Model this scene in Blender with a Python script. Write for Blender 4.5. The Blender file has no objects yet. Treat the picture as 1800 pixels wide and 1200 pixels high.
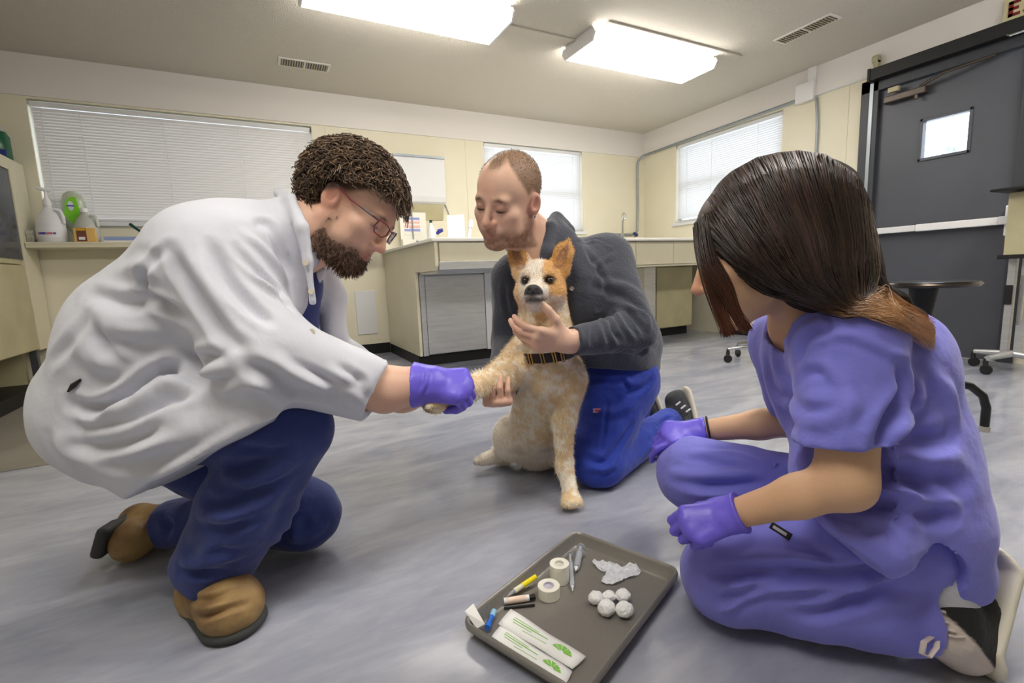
import bpy, bmesh, math, random
import numpy as np
from mathutils import Vector, Matrix

# ------------------------------------------------------------------ camera
SC = bpy.context.scene
COL = SC.collection
CAMZ = 0.72
YAW, PITCH, ROLL, FPX = math.radians(27.3106), math.radians(-7.9045), math.radians(-2.2239), 843.39
_f = np.array([math.sin(YAW) * math.cos(PITCH), math.cos(YAW) * math.cos(PITCH), math.sin(PITCH)])
_r = np.array([math.cos(YAW), -math.sin(YAW), 0.0])
_u = np.cross(_r, _f)
CR = _r * math.cos(ROLL) + _u * math.sin(ROLL)      # view right
CU = np.cross(CR, _f)                               # view up
CF = _f                                             # view forward
cam_data = bpy.data.cameras.new('camera')
cam_data.sensor_width = 36.0
cam_data.lens = FPX / 1800.0 * 36.0
cam_data.clip_start = 0.02
cam = bpy.data.objects.new('camera', cam_data)
COL.objects.link(cam)
cam.matrix_world = Matrix(((CR[0], CU[0], -CF[0], 0.0), (CR[1], CU[1], -CF[1], 0.0), (CR[2], CU[2], -CF[2], CAMZ), (0, 0, 0, 1)))
SC.camera = cam

# ------------------------------------------------------------------ world: pale overcast daylight
W = bpy.data.worlds.new('world')
SC.world = W
W.use_nodes = True
_bg = W.node_tree.nodes['Background']
_bg.inputs[0].default_value = (0.80, 0.90, 1.0, 1)
_bg.inputs[1].default_value = 2.0

# ------------------------------------------------------------------ exposure
SC.view_settings.view_transform = 'Standard'
SC.view_settings.look = 'None'
SC.view_settings.gamma = 1.0
SC.view_settings.use_curve_mapping = False
SC.view_settings.exposure = 1.0
LAMP = 9.0            # strength of the fluorescent diffusers

# ------------------------------------------------------------------ helpers
def s2l(c):
    return tuple((x / 255 / 12.92) if x / 255 <= 0.04045 else ((x / 255 + 0.055) / 1.055) ** 2.4 for x in c)

def M(name, rgb, rough=0.5, metal=0.0, bump=None, var=None, attr=None, spec=0.5, emit=None, trans=0.0, coat=0.0, sheen=0.0, sub=0.0, stretch=(1, 1, 1), alpha=1.0, ior=1.45, transl=0.0):
    """procedural material; rgb is sRGB 0-255. bump=(scale,strength[,detail]); var=(scale, rgb2[,contrast])"""
    m = bpy.data.materials.new(name)
    m.use_nodes = True
    nt = m.node_tree
    N, L = nt.nodes, nt.links
    b = N['Principled BSDF']
    col = s2l(rgb) + (1,)
    b.inputs['Base Color'].default_value = col
    b.inputs['Roughness'].default_value = rough
    b.inputs['Metallic'].default_value = metal
    b.inputs['Specular IOR Level'].default_value = spec
    b.inputs['Transmission Weight'].default_value = trans
    b.inputs['Coat Weight'].default_value = coat
    b.inputs['Coat Roughness'].default_value = 0.15
    b.inputs['Sheen Weight'].default_value = sheen
    b.inputs['Alpha'].default_value = alpha
    b.inputs['IOR'].default_value = ior
    if sub:
        b.inputs['Subsurface Weight'].default_value = sub
        b.inputs['Subsurface Radius'].default_value = (0.012, 0.005, 0.003)
        b.inputs['Subsurface Scale'].default_value = 1.0
    if emit:
        b.inputs['Emission Color'].default_value = s2l(emit[0]) + (1,)
        b.inputs['Emission Strength'].default_value = emit[1]
    src = None
    if attr:
        a = N.new('ShaderNodeAttribute'); a.attribute_name = attr
        src = a.outputs['Color']
    tc = None
    if bump or var:
        tc = N.new('ShaderNodeTexCoord')
        mp = N.new('ShaderNodeMapping')
        mp.inputs['Scale'].default_value = stretch
        L.new(tc.outputs['Object'], mp.inputs['Vector'])
        vec = mp.outputs['Vector']
    if var:
        n = N.new('ShaderNodeTexNoise'); n.inputs['Scale'].default_value = var[0]; n.inputs['Detail'].default_value = 5
        L.new(vec, n.inputs['Vector'])
        r = N.new('ShaderNodeValToRGB')
        c = var[2] if len(var) > 2 else 0.2
        r.color_ramp.elements[0].position = 0.5 - c; r.color_ramp.elements[1].position = 0.5 + c
        L.new(n.outputs['Fac'], r.inputs['Fac'])
        mx = N.new('ShaderNodeMix'); mx.data_type = 'RGBA'
        mx.inputs[6].default_value = col
        if src: L.new(src, mx.inputs[6])
        mx.inputs[7].default_value = s2l(var[1]) + (1,)
        L.new(r.outputs['Color'], mx.inputs[0])
        if src:
            mx.blend_type = 'MULTIPLY'
        src = mx.outputs[2]
    if src:
        L.new(src, b.inputs['Base Color'])
    if bump:
        n = N.new('ShaderNodeTexNoise'); n.inputs['Scale'].default_value = bump[0]
        n.inputs['Detail'].default_value = bump[2] if len(bump) > 2 else 4
        L.new(vec, n.inputs['Vector'])
        bp = N.new('ShaderNodeBump'); bp.inputs['Strength'].default_value = bump[1]; bp.inputs['Distance'].default_value = 0.01
        L.new(n.outputs['Fac'], bp.inputs['Height'])
        L.new(bp.outputs['Normal'], b.inputs['Normal'])
    if transl:
        tb = N.new('ShaderNodeBsdfTranslucent'); tb.inputs[0].default_value = col
        ms = N.new('ShaderNodeMixShader'); ms.inputs[0].default_value = transl
        L.new(b.outputs[0], ms.inputs[1]); L.new(tb.outputs[0], ms.inputs[2])
        L.new(ms.outputs[0], N['Material Output'].inputs['Surface'])
    return m

def obj(name, verts, faces, mat, parent=None, smooth=False):
    me = bpy.data.meshes.new(name)
    me.from_pydata([tuple(map(float, v)) for v in verts], [], faces)
    me.update()
    return link(name, me, mat, parent, smooth)

def link(name, me, mat, parent=None, smooth=False):
    if mat and not me.materials: me.materials.append(mat)
    if smooth: me.polygons.foreach_set('use_smooth', [True] * len(me.polygons))
    o = bpy.data.objects.new(name, me)
    COL.objects.link(o)
    if parent is not None:
        o.parent = parent
        o.matrix_parent_inverse = Matrix.Translation(-parent.matrix_world.translation) if parent.type == 'EMPTY' else Matrix()
    return o

def tag(o, label=None, cat=None, group=None, kind=None):
    if label: o['label'] = label
    if cat: o['category'] = cat
    if group: o['group'] = group
    if kind: o['kind'] = kind
    return o

def thing(name, loc, label, cat, group=None):
    o = bpy.data.objects.new(name, None)
    o.empty_display_size = 0.05
    COL.objects.link(o)
    o.location = loc
    o.matrix_world = Matrix.Translation(Vector(loc))
    return tag(o, label, cat, group)

class MB:
    """collects simple solids into one mesh"""
    def __init__(s): s.v, s.f = [], []
    def _add(s, v, f):
        n = len(s.v); s.v += [tuple(map(float, p)) for p in v]; s.f += [tuple(i + n for i in q) for q in f]; return s
    def box(s, lo, hi, rz=0.0, c=None):
        x0, y0, z0 = lo; x1, y1, z1 = hi
        v = [(x0, y0, z0), (x1, y0, z0), (x1, y1, z0), (x0, y1, z0), (x0, y0, z1), (x1, y0, z1), (x1, y1, z1), (x0, y1, z1)]
        if rz:
            c = c or ((x0 + x1) / 2, (y0 + y1) / 2)
            v = [(c[0] + (p[0] - c[0]) * math.cos(rz) - (p[1] - c[1]) * math.sin(rz), c[1] + (p[0] - c[0]) * math.sin(rz) + (p[1] - c[1]) * math.cos(rz), p[2]) for p in v]
        return s._add(v, [(0, 3, 2, 1), (4, 5, 6, 7), (0, 1, 5, 4), (1, 2, 6, 5), (2, 3, 7, 6), (3, 0, 4, 7)])
    def obox(s, c, ax, half):
        c = np.array(c, float); ax = [np.array(a, float) / np.linalg.norm(a) for a in ax]
        v = [c + ax[0] * half[0] * i + ax[1] * half[1] * j + ax[2] * half[2] * k for k in (-1, 1) for i, j in ((-1, -1), (1, -1), (1, 1), (-1, 1))]
        return s._add(v, [(0, 3, 2, 1), (4, 5, 6, 7), (0, 1, 5, 4), (1, 2, 6, 5), (2, 3, 7, 6), (3, 0, 4, 7)])
    def tube(s, pts, r, n=10, cap=True, flat=None):
        P = [np.array(p, float) for p in pts]
        R = list(r) if hasattr(r, '__len__') else [r] * len(P)
        v, f = [], []
        up = np.array([0.13, 0.21, 0.97])
        t0 = P[1] - P[0]
        a = np.cross(t0, up); a /= np.linalg.norm(a) + 1e-9
        for i, p in enumerate(P):
            t = P[min(i + 1, len(P) - 1)] - P[max(i - 1, 0)]
            t = t / (np.linalg.norm(t) + 1e-9)
            a = a - t * (a @ t); a /= np.linalg.norm(a) + 1e-9
            b = np.cross(t, a)
            for k in range(n):
                q = 2 * math.pi * k / n
                v.append(p + (a * math.cos(q) + b * math.sin(q) * (flat or 1)) * R[i])
        for i in range(len(P) - 1):
            for k in range(n):
                f.append((i * n + k, i * n + (k + 1) % n, (i + 1) * n + (k + 1) % n, (i + 1) * n + k))
        if cap:
            f.append(tuple(range(n - 1, -1, -1))); f.append(tuple((len(P) - 1) * n + k for k in range(n)))
        return s._add(v, f)
    def lathe(s, prof, c, n=24, axis=(0, 0, 1), sx=1.0, sy=1.0):
        ax = np.array(axis, float); ax /= np.linalg.norm(ax)
        a = np.cross(ax, (0.0, 1.0, 0.01)) if abs(ax[1]) < 0.9 else np.cross(ax, (1.0, 0, 0)); a /= np.linalg.norm(a)
        b = np.cross(ax, a); c = np.array(c, float)
        v, f = [], []
        for r, z in prof:
            for k in range(n):
                q = 2 * math.pi * k / n
                v.append(c + ax * z + a * math.cos(q) * r * sx + b * math.sin(q) * r * sy)
        for i in range(len(prof) - 1):
            for k in range(n):
                f.append((i * n + k, i * n + (k + 1) % n, (i + 1) * n + (k + 1) % n, (i + 1) * n + k))
        f.append(tuple(range(n - 1, -1, -1))); f.append(tuple((len(prof) - 1) * n + k for k in range(n)))
        return s._add(v, f)
    def prism(s, poly, lo, hi, axis=2):
        """poly: 2D outline, extruded along axis between lo and hi"""
        def mk(p, t):
            return {0: (t, p[0], p[1]), 1: (p[0], t, p[1]), 2: (p[0], p[1], t)}[axis]
        n = len(poly)
        v = [mk(p, lo) for p in poly] + [mk(p, hi) for p in poly]
        f = [tuple(range(n - 1, -1, -1)), tuple(range(n, 2 * n))] + [(i, (i + 1) % n, n + (i + 1) % n, n + i) for i in range(n)]
        return s._add(v, f)
    def build(s, name, mat, parent=None, smooth=False, bevel=0.0):
        me = bpy.data.meshes.new(name)
        me.from_pydata(s.v, [], s.f)
        bm = bmesh.new(); bm.from_mesh(me)
        bmesh.ops.recalc_face_normals(bm, faces=bm.faces)
        if bevel:
            es = [e for e in bm.edges if len(e.link_faces) == 2 and e.calc_face_angle(0) > 0.5]
            bmesh.ops.bevel(bm, geom=es, offset=bevel, segments=2, affect='EDGES', profile=0.6, clamp_overlap=True)
        bm.to_mesh(me); bm.free()
        o = link(name, me, mat, parent, smooth)
        if smooth and hasattr(me, 'set_sharp_from_angle'): me.set_sharp_from_angle(angle=math.radians(40))
        return o

def at(px, py, d):
    """world point seen at picture position (px, py) of the 1800x1200 frame, d metres in front of the lens"""
    return np.array([0, 0, CAMZ]) + (CR * (px - 900) / FPX - CU * (py - 600) / FPX + CF) * d

def struct(o): o['kind'] = 'structure'; return o
# ------------------------------------------------------------------ materials of the room
m_wall = M('cream_wall_paint', (233, 228, 209), 0.6, bump=(60, 0.05), var=(3, (228, 221, 196), 0.3))
m_band = M('white_trim_paint', (230, 226, 222), 0.5, bump=(20, 0.03))
m_ceil = M('stippled_ceiling', (214, 208, 196), 0.9, bump=(150, 0.9, 3))
m_white = M('white_plastic', (236, 236, 238), 0.35)
m_trimw = M('white_enamel', (225, 226, 228), 0.4)
m_black = M('black_rubber', (22, 22, 24), 0.5)
m_steel = M('brushed_steel', (190, 192, 194), 0.36, 0.75, bump=(30, 0.04), var=(6, (215, 216, 218), 0.3), stretch=(1, 1, 12))
m_galv = M('galvanised_conduit', (150, 158, 164), 0.4, 0.6)
m_chrome = M('chrome', (215, 217, 220), 0.15, 1.0)
m_grey = M('painted_grey_steel', (84, 87, 96), 0.42, bump=(8, 0.05), var=(2.5, (74, 77, 85), 0.3))
m_dkframe = M('dark_frame_paint', (58, 61, 68), 0.45)
m_glass = M('window_glass', (255, 255, 255), 0.02, trans=1.0, ior=1.05, spec=0.3)
m_cream = M('cream_laminate', (226, 220, 196), 0.4, var=(4, (216, 209, 182), 0.3))
m_tan = M('weathered_tan_laminate', (196, 188, 152), 0.5, var=(5, (176, 168, 134), 0.25))
m_slat = M('white_blind_slat', (222, 221, 220), 0.45, transl=0.35)
m_slatg = M('grey_white_blind_slat', (230, 228, 226), 0.45)

# floor: grey epoxy with trowel swirls
def floor_mat(name, c0, c1, c2, rlo, rhi):
    m = bpy.data.materials.new(name); m.use_nodes = True
    N, L = m.node_tree.nodes, m.node_tree.links
    b = N['Principled BSDF']
    tc = N.new('ShaderNodeTexCoord')
    mp = N.new('ShaderNodeMapping'); mp.inputs['Rotation'].default_value = (0, 0, 0.55); mp.inputs['Scale'].default_value = (0.55, 1.7, 1)
    L.new(tc.outputs['Object'], mp.inputs['Vector'])
    n1 = N.new('ShaderNodeTexNoise'); n1.inputs['Scale'].default_value = 3.2; n1.inputs['Detail'].default_value = 7; n1.inputs['Distortion'].default_value = 1.4
    L.new(mp.outputs[0], n1.inputs['Vector'])
    n2 = N.new('ShaderNodeTexNoise'); n2.inputs['Scale'].default_value = 26; n2.inputs['Detail'].default_value = 5; n2.inputs['Distortion'].default_value = 0.8
    L.new(mp.outputs[0], n2.inputs['Vector'])
    r = N.new('ShaderNodeValToRGB')
    e = r.color_ramp.elements
    e[0].position, e[0].color = 0.30, s2l(c0) + (1,)
    e[1].position, e[1].color = 0.72, s2l(c2) + (1,)
    k = e.new(0.5); k.color = s2l(c1) + (1,)
    mx = N.new('ShaderNodeMix'); mx.data_type = 'FLOAT'; mx.inputs[0].default_value = 0.22
    L.new(n1.outputs['Fac'], mx.inputs[2]); L.new(n2.outputs['Fac'], mx.inputs[3])
    L.new(mx.outputs[0], r.inputs['Fac']); L.new(r.outputs['Color'], b.inputs['Base Color'])
    mr = N.new('ShaderNodeMapRange'); mr.inputs['From Min'].default_value = 0.3; mr.inputs['From Max'].default_value = 0.7
    mr.inputs['To Min'].default_value = rlo; mr.inputs['To Max'].default_value = rhi
    L.new(n1.outputs['Fac'], mr.inputs['Value']); L.new(mr.outputs[0], b.inputs['Roughness'])
    bp = N.new('ShaderNodeBump'); bp.inputs['Strength'].default_value = 0.10; bp.inputs['Distance'].default_value = 0.006
    L.new(n1.outputs['Fac'], bp.inputs['Height']); L.new(bp.outputs[0], b.inputs['Normal'])
    return m
m_floor = floor_mat('grey_epoxy_floor', (138, 141, 156), (158, 161, 174), (178, 180, 190), 0.07, 0.24)
m_floor2 = floor_mat('brown_grey_floor', (120, 116, 108), (138, 133, 124), (150, 146, 138), 0.3, 0.4)

# ------------------------------------------------------------------ shell
XL, XR, YF, YB, H = -2.25, 4.45, -3.4, 4.8, 2.40
struct(MB().box((XL, YF, -0.1), (XR, YB, 0.0)).build('floor', m_floor))
struct(MB().box((XL + 0.01, 2.64, 0.0), (-0.35, YB - 0.005, 0.004)).build('floor_strip', m_floor2))
struct(MB().box((XL, YF, H), (XR, YB, H + 0.1)).build('ceiling', m_ceil))
struct(MB().box((XL - 0.12, YF, -0.1), (XL, YB, H + 0.1)).build('wall_left', m_wall))
struct(MB().box((XL - 0.12, YF - 0.12, -0.1), (XR + 0.12, YF, H + 0.1)).build('wall_front', m_wall))

def wall_with_holes(name, lo, hi, axis, a0, a1, holes):
    """axis 0: wall spans x; axis 1: wall spans y; lo/hi are the thickness limits; holes (a0,a1,z0,z1)"""
    mb = MB(); holes = sorted(holes); cur = a0
    def put(p0, p1, z0, z1):
        if p1 - p0 < 1e-4 or z1 - z0 < 1e-4: return
        mb.box((p0, lo, z0), (p1, hi, z1)) if axis == 0 else mb.box((lo, p0, z0), (hi, p1, z1))
    for h0, h1, z0, z1 in holes:
        put(cur, h0, -0.1, H + 0.1); put(h0, h1, -0.1, z0); put(h0, h1, z1, H + 0.1); cur = h1
    put(cur, a1, -0.1, H + 0.1)
    return struct(mb.build(name, m_wall))
W1 = (-1.35, 0.545, 1.245, 2.10)
W2 = (2.23, 3.50, 1.20, 2.12)
W3 = (2.97, 4.27, 1.25, 2.14)
DOOR = (1.32, 2.25, 0.0, 2.08)
wall_with_holes('wall_back', YB, YB + 0.14, 0, XL - 0.12, XR + 0.12, [W1, W2])
wall_with_holes('wall_right', XR, XR + 0.14, 1, YF, YB, [DOOR, W3])
# white band under the ceiling
struct(MB().box((XL, YB - 0.014, 2.115), (XR, YB, H)).build('trim_1', m_band, bevel=0.003))
struct(MB().box((XR - 0.014, YF, 2.155), (XR, YB - 0.014, H)).build('trim_2', m_band, bevel=0.003))
# wall panel joints (thin battens seen on the cream boards)
for i, (x, z0, z1) in enumerate(((0.66, 1.05, 2.115), (2.02, 1.05, 2.115))):
    struct(MB().box((x, YB - 0.004, z0), (x + 0.012, YB, z1)).build('trim_%d' % (3 + i), m_wall))
struct(MB().box((XR - 0.004, 2.40, 0.0), (XR, 2.412, 2.155)).build('trim_5', m_wall))
struct(MB().box((-1.45, YB - 0.012, 0.0), (1.1, YB, 0.10)).build('baseboard_back', m_black))
struct(MB().box((XR - 0.012, 2.36, 0.0), (XR, 3.6, 0.10)).build('baseboard_right', m_black))
# ceiling batten over the panel seam
struct(MB().box((XL, 3.085, H - 0.012), (2.27, 3.125, H)).build('trim_6', m_ceil, bevel=0.004))
struct(MB().box((2.27, 2.78, H - 0.012), (3.62, 2.82, H)).build('trim_7', m_ceil, bevel=0.004))

# ------------------------------------------------------------------ windows with blinds
def window(n, axis, a0, a1, z0, z1, plane, sash, slat_mat, label, sill=True, cords=()):
    def bx(mb, p0, p1, d0, d1, q0, q1):
        # d measured from the wall face into the wall (positive = outward)
        return mb.box((p0, plane + d0, q0), (p1, plane + d1, q1)) if axis == 0 else mb.box((plane + d0, p0, q0), (plane + d1, p1, q1))
    w = struct(bx(bx(bx(bx(MB(), a0, a0 + 0.035, 0.07, 0.13, z0, z1), a1 - 0.035, a1, 0.07, 0.13, z0, z1), a0, a1, 0.07, 0.13, z1 - 0.035, z1), a0, a1, 0.07, 0.13, z0, z0 + 0.035).build('window_%d' % n, m_trimw))
    bx(MB(), a0 + 0.03, a1 - 0.03, 0.098, 0.104, z0 + 0.03, z1 - 0.03).build('pane', m_glass, w)
    if sash: bx(MB(), a0 + 0.03, a1 - 0.03, 0.075, 0.125, (z0 + z1) / 2 - 0.05, (z0 + z1) / 2 - 0.005).build('sash_bar', m_trimw, w)
    if sill: bx(MB(), a0 - 0.03, a1 + 0.03, -0.03, 0.07, z0 - 0.035, z0).build('window_sill', m_trimw, w, bevel=0.004)
    b = thing('window_blind', ((a0 + a1) / 2, plane + 0.03, z0) if axis == 0 else (plane + 0.03, (a0 + a1) / 2, z0), label, 'blind')
    bx(MB(), a0 + 0.012, a1 - 0.012, 0.012, 0.05, z1 - 0.045, z1 - 0.012).build('headrail', m_trimw, b, bevel=0.003)
    bx(MB(), a0 + 0.015, a1 - 0.015, 0.016, 0.044, z0 + 0.006, z0 + 0.026).build('bottom_rail', m_trimw, b, bevel=0.003)
    pitch = 0.0215
    n_s = int((z1 - 0.05 - z0 - 0.03) / pitch)
    me = None
    for i in range(n_s):
        z = z1 - 0.06 - i * pitch
        if me is None:
            L = (a1 - a0) / 2 - 0.016; pr = []
            for k in range(5):                       # curved slat section, nearly closed
                t = (k - 2) / 2
                pr.append((t * 0.0028 + (1 - t * t) * 0.0012, t * 0.0126))
            v = []; f = []
            for sgn in (-1, 1):
                for (dd, zz) in pr: v.append((sgn * L, dd, zz) if axis == 0 else (dd, sgn * L, zz))
            for k in range(4): f.append((k, k + 1, 6 + k, 5 + k))
            me = bpy.data.meshes.new('slat'); me.from_pydata(v, [], f); me.materials.append(slat_mat)
            me.polygons.foreach_set('use_smooth', [True] * 4)
        o = bpy.data.objects.new('slat', me); COL.objects.link(o)
        o.parent = b
        o.location = (0, 0, z - z0)
    for c in cords:
        x = a0 + (a1 - a0) * c
        p = [(x, plane + 0.012, z1 - 0.05), (x, plane + 0.012, z0 + 0.02)] if axis == 0 else [(plane + 0.012, x, z1 - 0.05), (plane + 0.012, x, z0 + 0.02)]
        MB().tube(p, 0.0018, 6).build('ladder_cord', m_trimw, b)
    return b
window(1, 0, *W1, YB, False, m_slatg, 'wide closed grey-white venetian blind behind the man in the lab coat', cords=(0.035, 0.15, 0.42, 0.70, 0.94))
window(2, 0, *W2, YB, True, m_slat, 'backlit white blind on the back wall behind the man with shaved hair', cords=(0.1, 0.9))
window(3, 1, *W3, XR, True, m_slat, 'closed white blind on the wall beside the grey door', cords=(0.2, 0.62, 0.88))

# ------------------------------------------------------------------ ceiling lights
m_lamp = M('lit_diffuser', (255, 252, 246), 0.5, emit=((255, 250, 242), LAMP))
def light(x0, y0, label, group=None, L=1.22, Wd=0.40):
    t = thing('ceiling_light', (x0 + L / 2, y0 + Wd / 2, H), label, 'ceiling light', group)
    MB().box((x0 + 0.01, y0 + 0.03, H - 0.03), (x0 + L - 0.01, y0 + Wd - 0.03, H)).build('housing', m_white, t)
    MB().prism([(y0 + 0.015, H - 0.028), (y0, H - 0.05), (y0 + 0.03, H - 0.095), (y0 + Wd - 0.03, H - 0.095), (y0 + Wd, H - 0.05), (y0 + Wd - 0.015, H - 0.028)], x0 + 0.012, x0 + L - 0.012, 0).build('diffuser', m_lamp, t)
    for xx in (x0, x0 + L - 0.012):
        MB().prism([(y0 + 0.012, H - 0.02), (y0 - 0.003, H - 0.05), (y0 + 0.028, H - 0.098), (y0 + Wd - 0.028, H - 0.098), (y0 + Wd + 0.003, H - 0.05), (y0 + Wd - 0.012, H - 0.02)], xx, xx + 0.012, 0).build('end_cap', m_white, t)
light(0.36, 2.85, 'long lit ceiling light at the top edge above the man in the lab coat')
light(2.20, 2.85, 'lit ceiling light nearest the room corner, with a white end cap')
for x, y, lb in ((-0.9, 0.2, 'lit ceiling light nearest the viewer, left of the other two'), (1.1, 0.2, 'lit ceiling light straight above the viewer'), (3.0, 0.2, 'lit ceiling light nearest the viewer, by the door wall')):
    light(x, y, lb, 'ceiling lights above the viewer')  # extra fixtures outside the view, added as fill light for the figures

# ceiling vents
def vent(x0, y0, x1, y1, along, label):
    t = thing('ceiling_vent', ((x0 + x1) / 2, (y0 + y1) / 2, H), label, 'vent')
    MB().box((x0, y0, H - 0.006), (x1, y1, H)).build('frame', m_band, t, bevel=0.002)
    for s in (0, 1):
        if along == 0: a = (x0 + 0.02 + s * (x1 - x0 - 0.02) / 2, y0 + 0.02, x0 + s * (x1 - x0 - 0.02) / 2 + (x1 - x0) / 2 - 0.005, y1 - 0.02)
        else: a = (x0 + 0.02, y0 + 0.02 + s * (y1 - y0 - 0.02) / 2, x1 - 0.02, y0 + s * (y1 - y0 - 0.02) / 2 + (y1 - y0) / 2 - 0.005)
        MB().box((a[0], a[1], H - 0.008), (a[2], a[3], H - 0.005)).build('grille', m_dkframe, t)
        n = 9
        for k in range(n):
            u = (k + 0.5) / n
            mb = MB()
            if along == 0: mb.box((a[0] + (a[2] - a[0]) * u - 0.003, a[1], H - 0.012), (a[0] + (a[2] - a[0]) * u + 0.003, a[3], H - 0.008))
            else: mb.box((a[0], a[1] + (a[3] - a[1]) * u - 0.003, H - 0.012), (a[2], a[1] + (a[3] - a[1]) * u + 0.003, H - 0.008))
            mb.build('louvre', m_tan, t)
vent(0.29, 4.18, 0.66, 4.33, 0, 'small white ceiling vent above the wide blind')
vent(3.62, 2.10, 3.76, 2.52, 1, 'ceiling vent with dark slots near the door wall')
# ------------------------------------------------------------------ grey steel exit door on the right wall
X = XR
d = struct(MB().box((X + 0.02, DOOR[0] + 0.02, 0.001), (X + 0.065, DOOR[1] - 0.06, 1.46)).box((X + 0.02, DOOR[0] + 0.035, 1.725), (X + 0.065, DOOR[1] - 0.075, 2.03))
           .box((X + 0.02, 1.885, 1.46), (X + 0.065, DOOR[1] - 0.075, 1.725)).box((X + 0.02, DOOR[0] + 0.035, 1.46), (X + 0.065, 1.618, 1.725)).build('door_1', m_grey))
MB().box((X + 0.035, 1.61, 1.45), (X + 0.041, 1.893, 1.735)).build('door_glass', m_glass, d)
g = MB()
for a in (((1.60, 1.44), (1.903, 1.462)), ((1.60, 1.723), (1.903, 1.745)), ((1.60, 1.44), (1.62, 1.745)), ((1.883, 1.44), (1.903, 1.745))):
    g.box((X + 0.012, a[0][0], a[0][1]), (X + 0.07, a[1][0], a[1][1]))
g.build('glazing_frame', m_grey, d, bevel=0.004)
fr = struct(MB().box((X - 0.02, DOOR[1] - 0.075, 0.0), (X + 0.12, DOOR[1] + 0.05, 2.13)).box((X - 0.02, DOOR[0] - 0.05, 0.0), (X + 0.12, DOOR[0] + 0.03, 2.13)).box((X - 0.02, DOOR[0] - 0.05, 2.035), (X + 0.12, DOOR[1] + 0.05, 2.13)).build('trim_8', m_dkframe, bevel=0.004))
MB().box((X - 0.026, DOOR[1] - 0.04, 0.0), (X - 0.02, DOOR[1] - 0.015, 2.10)).build('frame_bead', m_galv, fr)
# snowy shrubs outside, seen through the door window
def shrub(c, n, seed, label):
    rs_ = random.Random(seed); t = thing('garden_shrub', (c[0], c[1], 0), label, 'shrub')
    mb = MB()
    for k in range(n):
        x, y, z = c[0] + rs_.uniform(-.5, .5), c[1] + rs_.uniform(-.9, .9), rs_.uniform(.6, 2.4); r = rs_.uniform(.05, .13); q = [(x + rs_.gauss(0, r), y + rs_.gauss(0, r), z + rs_.gauss(0, r)) for _ in range(3)]
        mb._add(q, [(0, 1, 2)])
    mb.build('foliage', M('frosted_leaves_%d' % seed, (150, 164, 172), .7, var=(3, (206, 216, 226), .2)), t)
    for k in range(5): MB().tube([(c[0], c[1], 0), (c[0] + rs_.uniform(-.2, .2), c[1] + rs_.uniform(-.3, .3), 1.0), (c[0] + rs_.uniform(-.4, .4), c[1] + rs_.uniform(-.7, .7), 2.2)], [.05, .03, .01], 6).build('stem', m_brown0, t, True)
m_brown0 = M('grey_bark', (120, 116, 112), .8)
shrub((9.2, 3.3, 0), 420, 3, 'frosted grey shrub outside the door window')
shrub((10.8, 4.6, 0), 420, 4, 'pale shrub farther off outside the door window')
# push bar
pb = thing('push_bar', (X, 1.78, 0.95), 'white horizontal push bar across the grey door', 'push bar')
MB().box((X - 0.045, 1.40, 0.925), (X - 0.005, 1.86, 0.977)).build('bar', m_white, pb, bevel=0.006)
MB().box((X - 0.042, 1.862, 0.928), (X - 0.005, 2.165, 0.974)).build('bar_housing', m_trimw, pb, bevel=0.006)
MB().box((X - 0.05, 1.335, 0.925), (X - 0.0, 1.40, 0.98)).build('latch_case', m_white, pb, bevel=0.006)
MB().box((X - 0.03, 1.345, 0.85), (X + 0.02, 1.375, 1.05)).build('end_bracket', m_white, pb, bevel=0.01)
# door closer
dc = thing('door_closer', (X, 2.0, 1.93), 'brown metal door closer at the top of the grey door', 'door closer')
m_bronze = M('bronze_metal', (88, 80, 74), 0.4, 0.6)
MB().box((X - 0.045, 1.86, 1.915), (X + 0.018, 2.13, 1.965)).build('body', m_bronze, dc, bevel=0.008)
MB().tube([(X - 0.03, 1.90, 1.97), (X - 0.075, 1.75, 2.0), (X - 0.02, 1.50, 2.03)], 0.011, 8).build('arm', m_bronze, dc, True)
MB().box((X - 0.05, 2.03, 1.985), (X - 0.02, 2.10, 2.02)).build('bracket', m_tan, dc, bevel=0.004)
MB().lathe([(0.012, 0), (0.012, 0.03)], (X - 0.03, 1.92, 1.888), 12).build('valve_knob', m_bronze, dc, True)
# black sliding track above the door with its end bracket
tr = thing('door_track', (X - 0.05, 1.3, 2.13), 'black metal track running above the grey door', 'track')
MB().box((X - 0.095, -0.2, 2.105), (X - 0.02, 2.215, 2.19)).build('rail', m_black, tr, bevel=0.004)
MB().box((X - 0.10, 2.205, 2.10), (X - 0.015, 2.225, 2.195)).build('rail_end', m_black, tr, bevel=0.003)
m_oldbrass = M('cream_bracket_paint', (176, 170, 138), 0.5)
MB().box((X - 0.07, 2.17, 2.19), (X - 0.03, 2.20, 2.25)).lathe([(0.03, -0.02), (0.033, 0), (0.03, 0.02)], (X - 0.05, 2.19, 2.262), 14, (0, 1, 0)).build('end_pulley', m_oldbrass, tr, True)
MB().tube([(X - 0.11, 1.42, 2.10), (X - 0.13, 1.40, 2.085), (X - 0.13, 1.32, 2.085), (X - 0.11, 1.30, 2.10)], 0.008, 8).build('hanger', m_chrome, tr, True)
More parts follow.
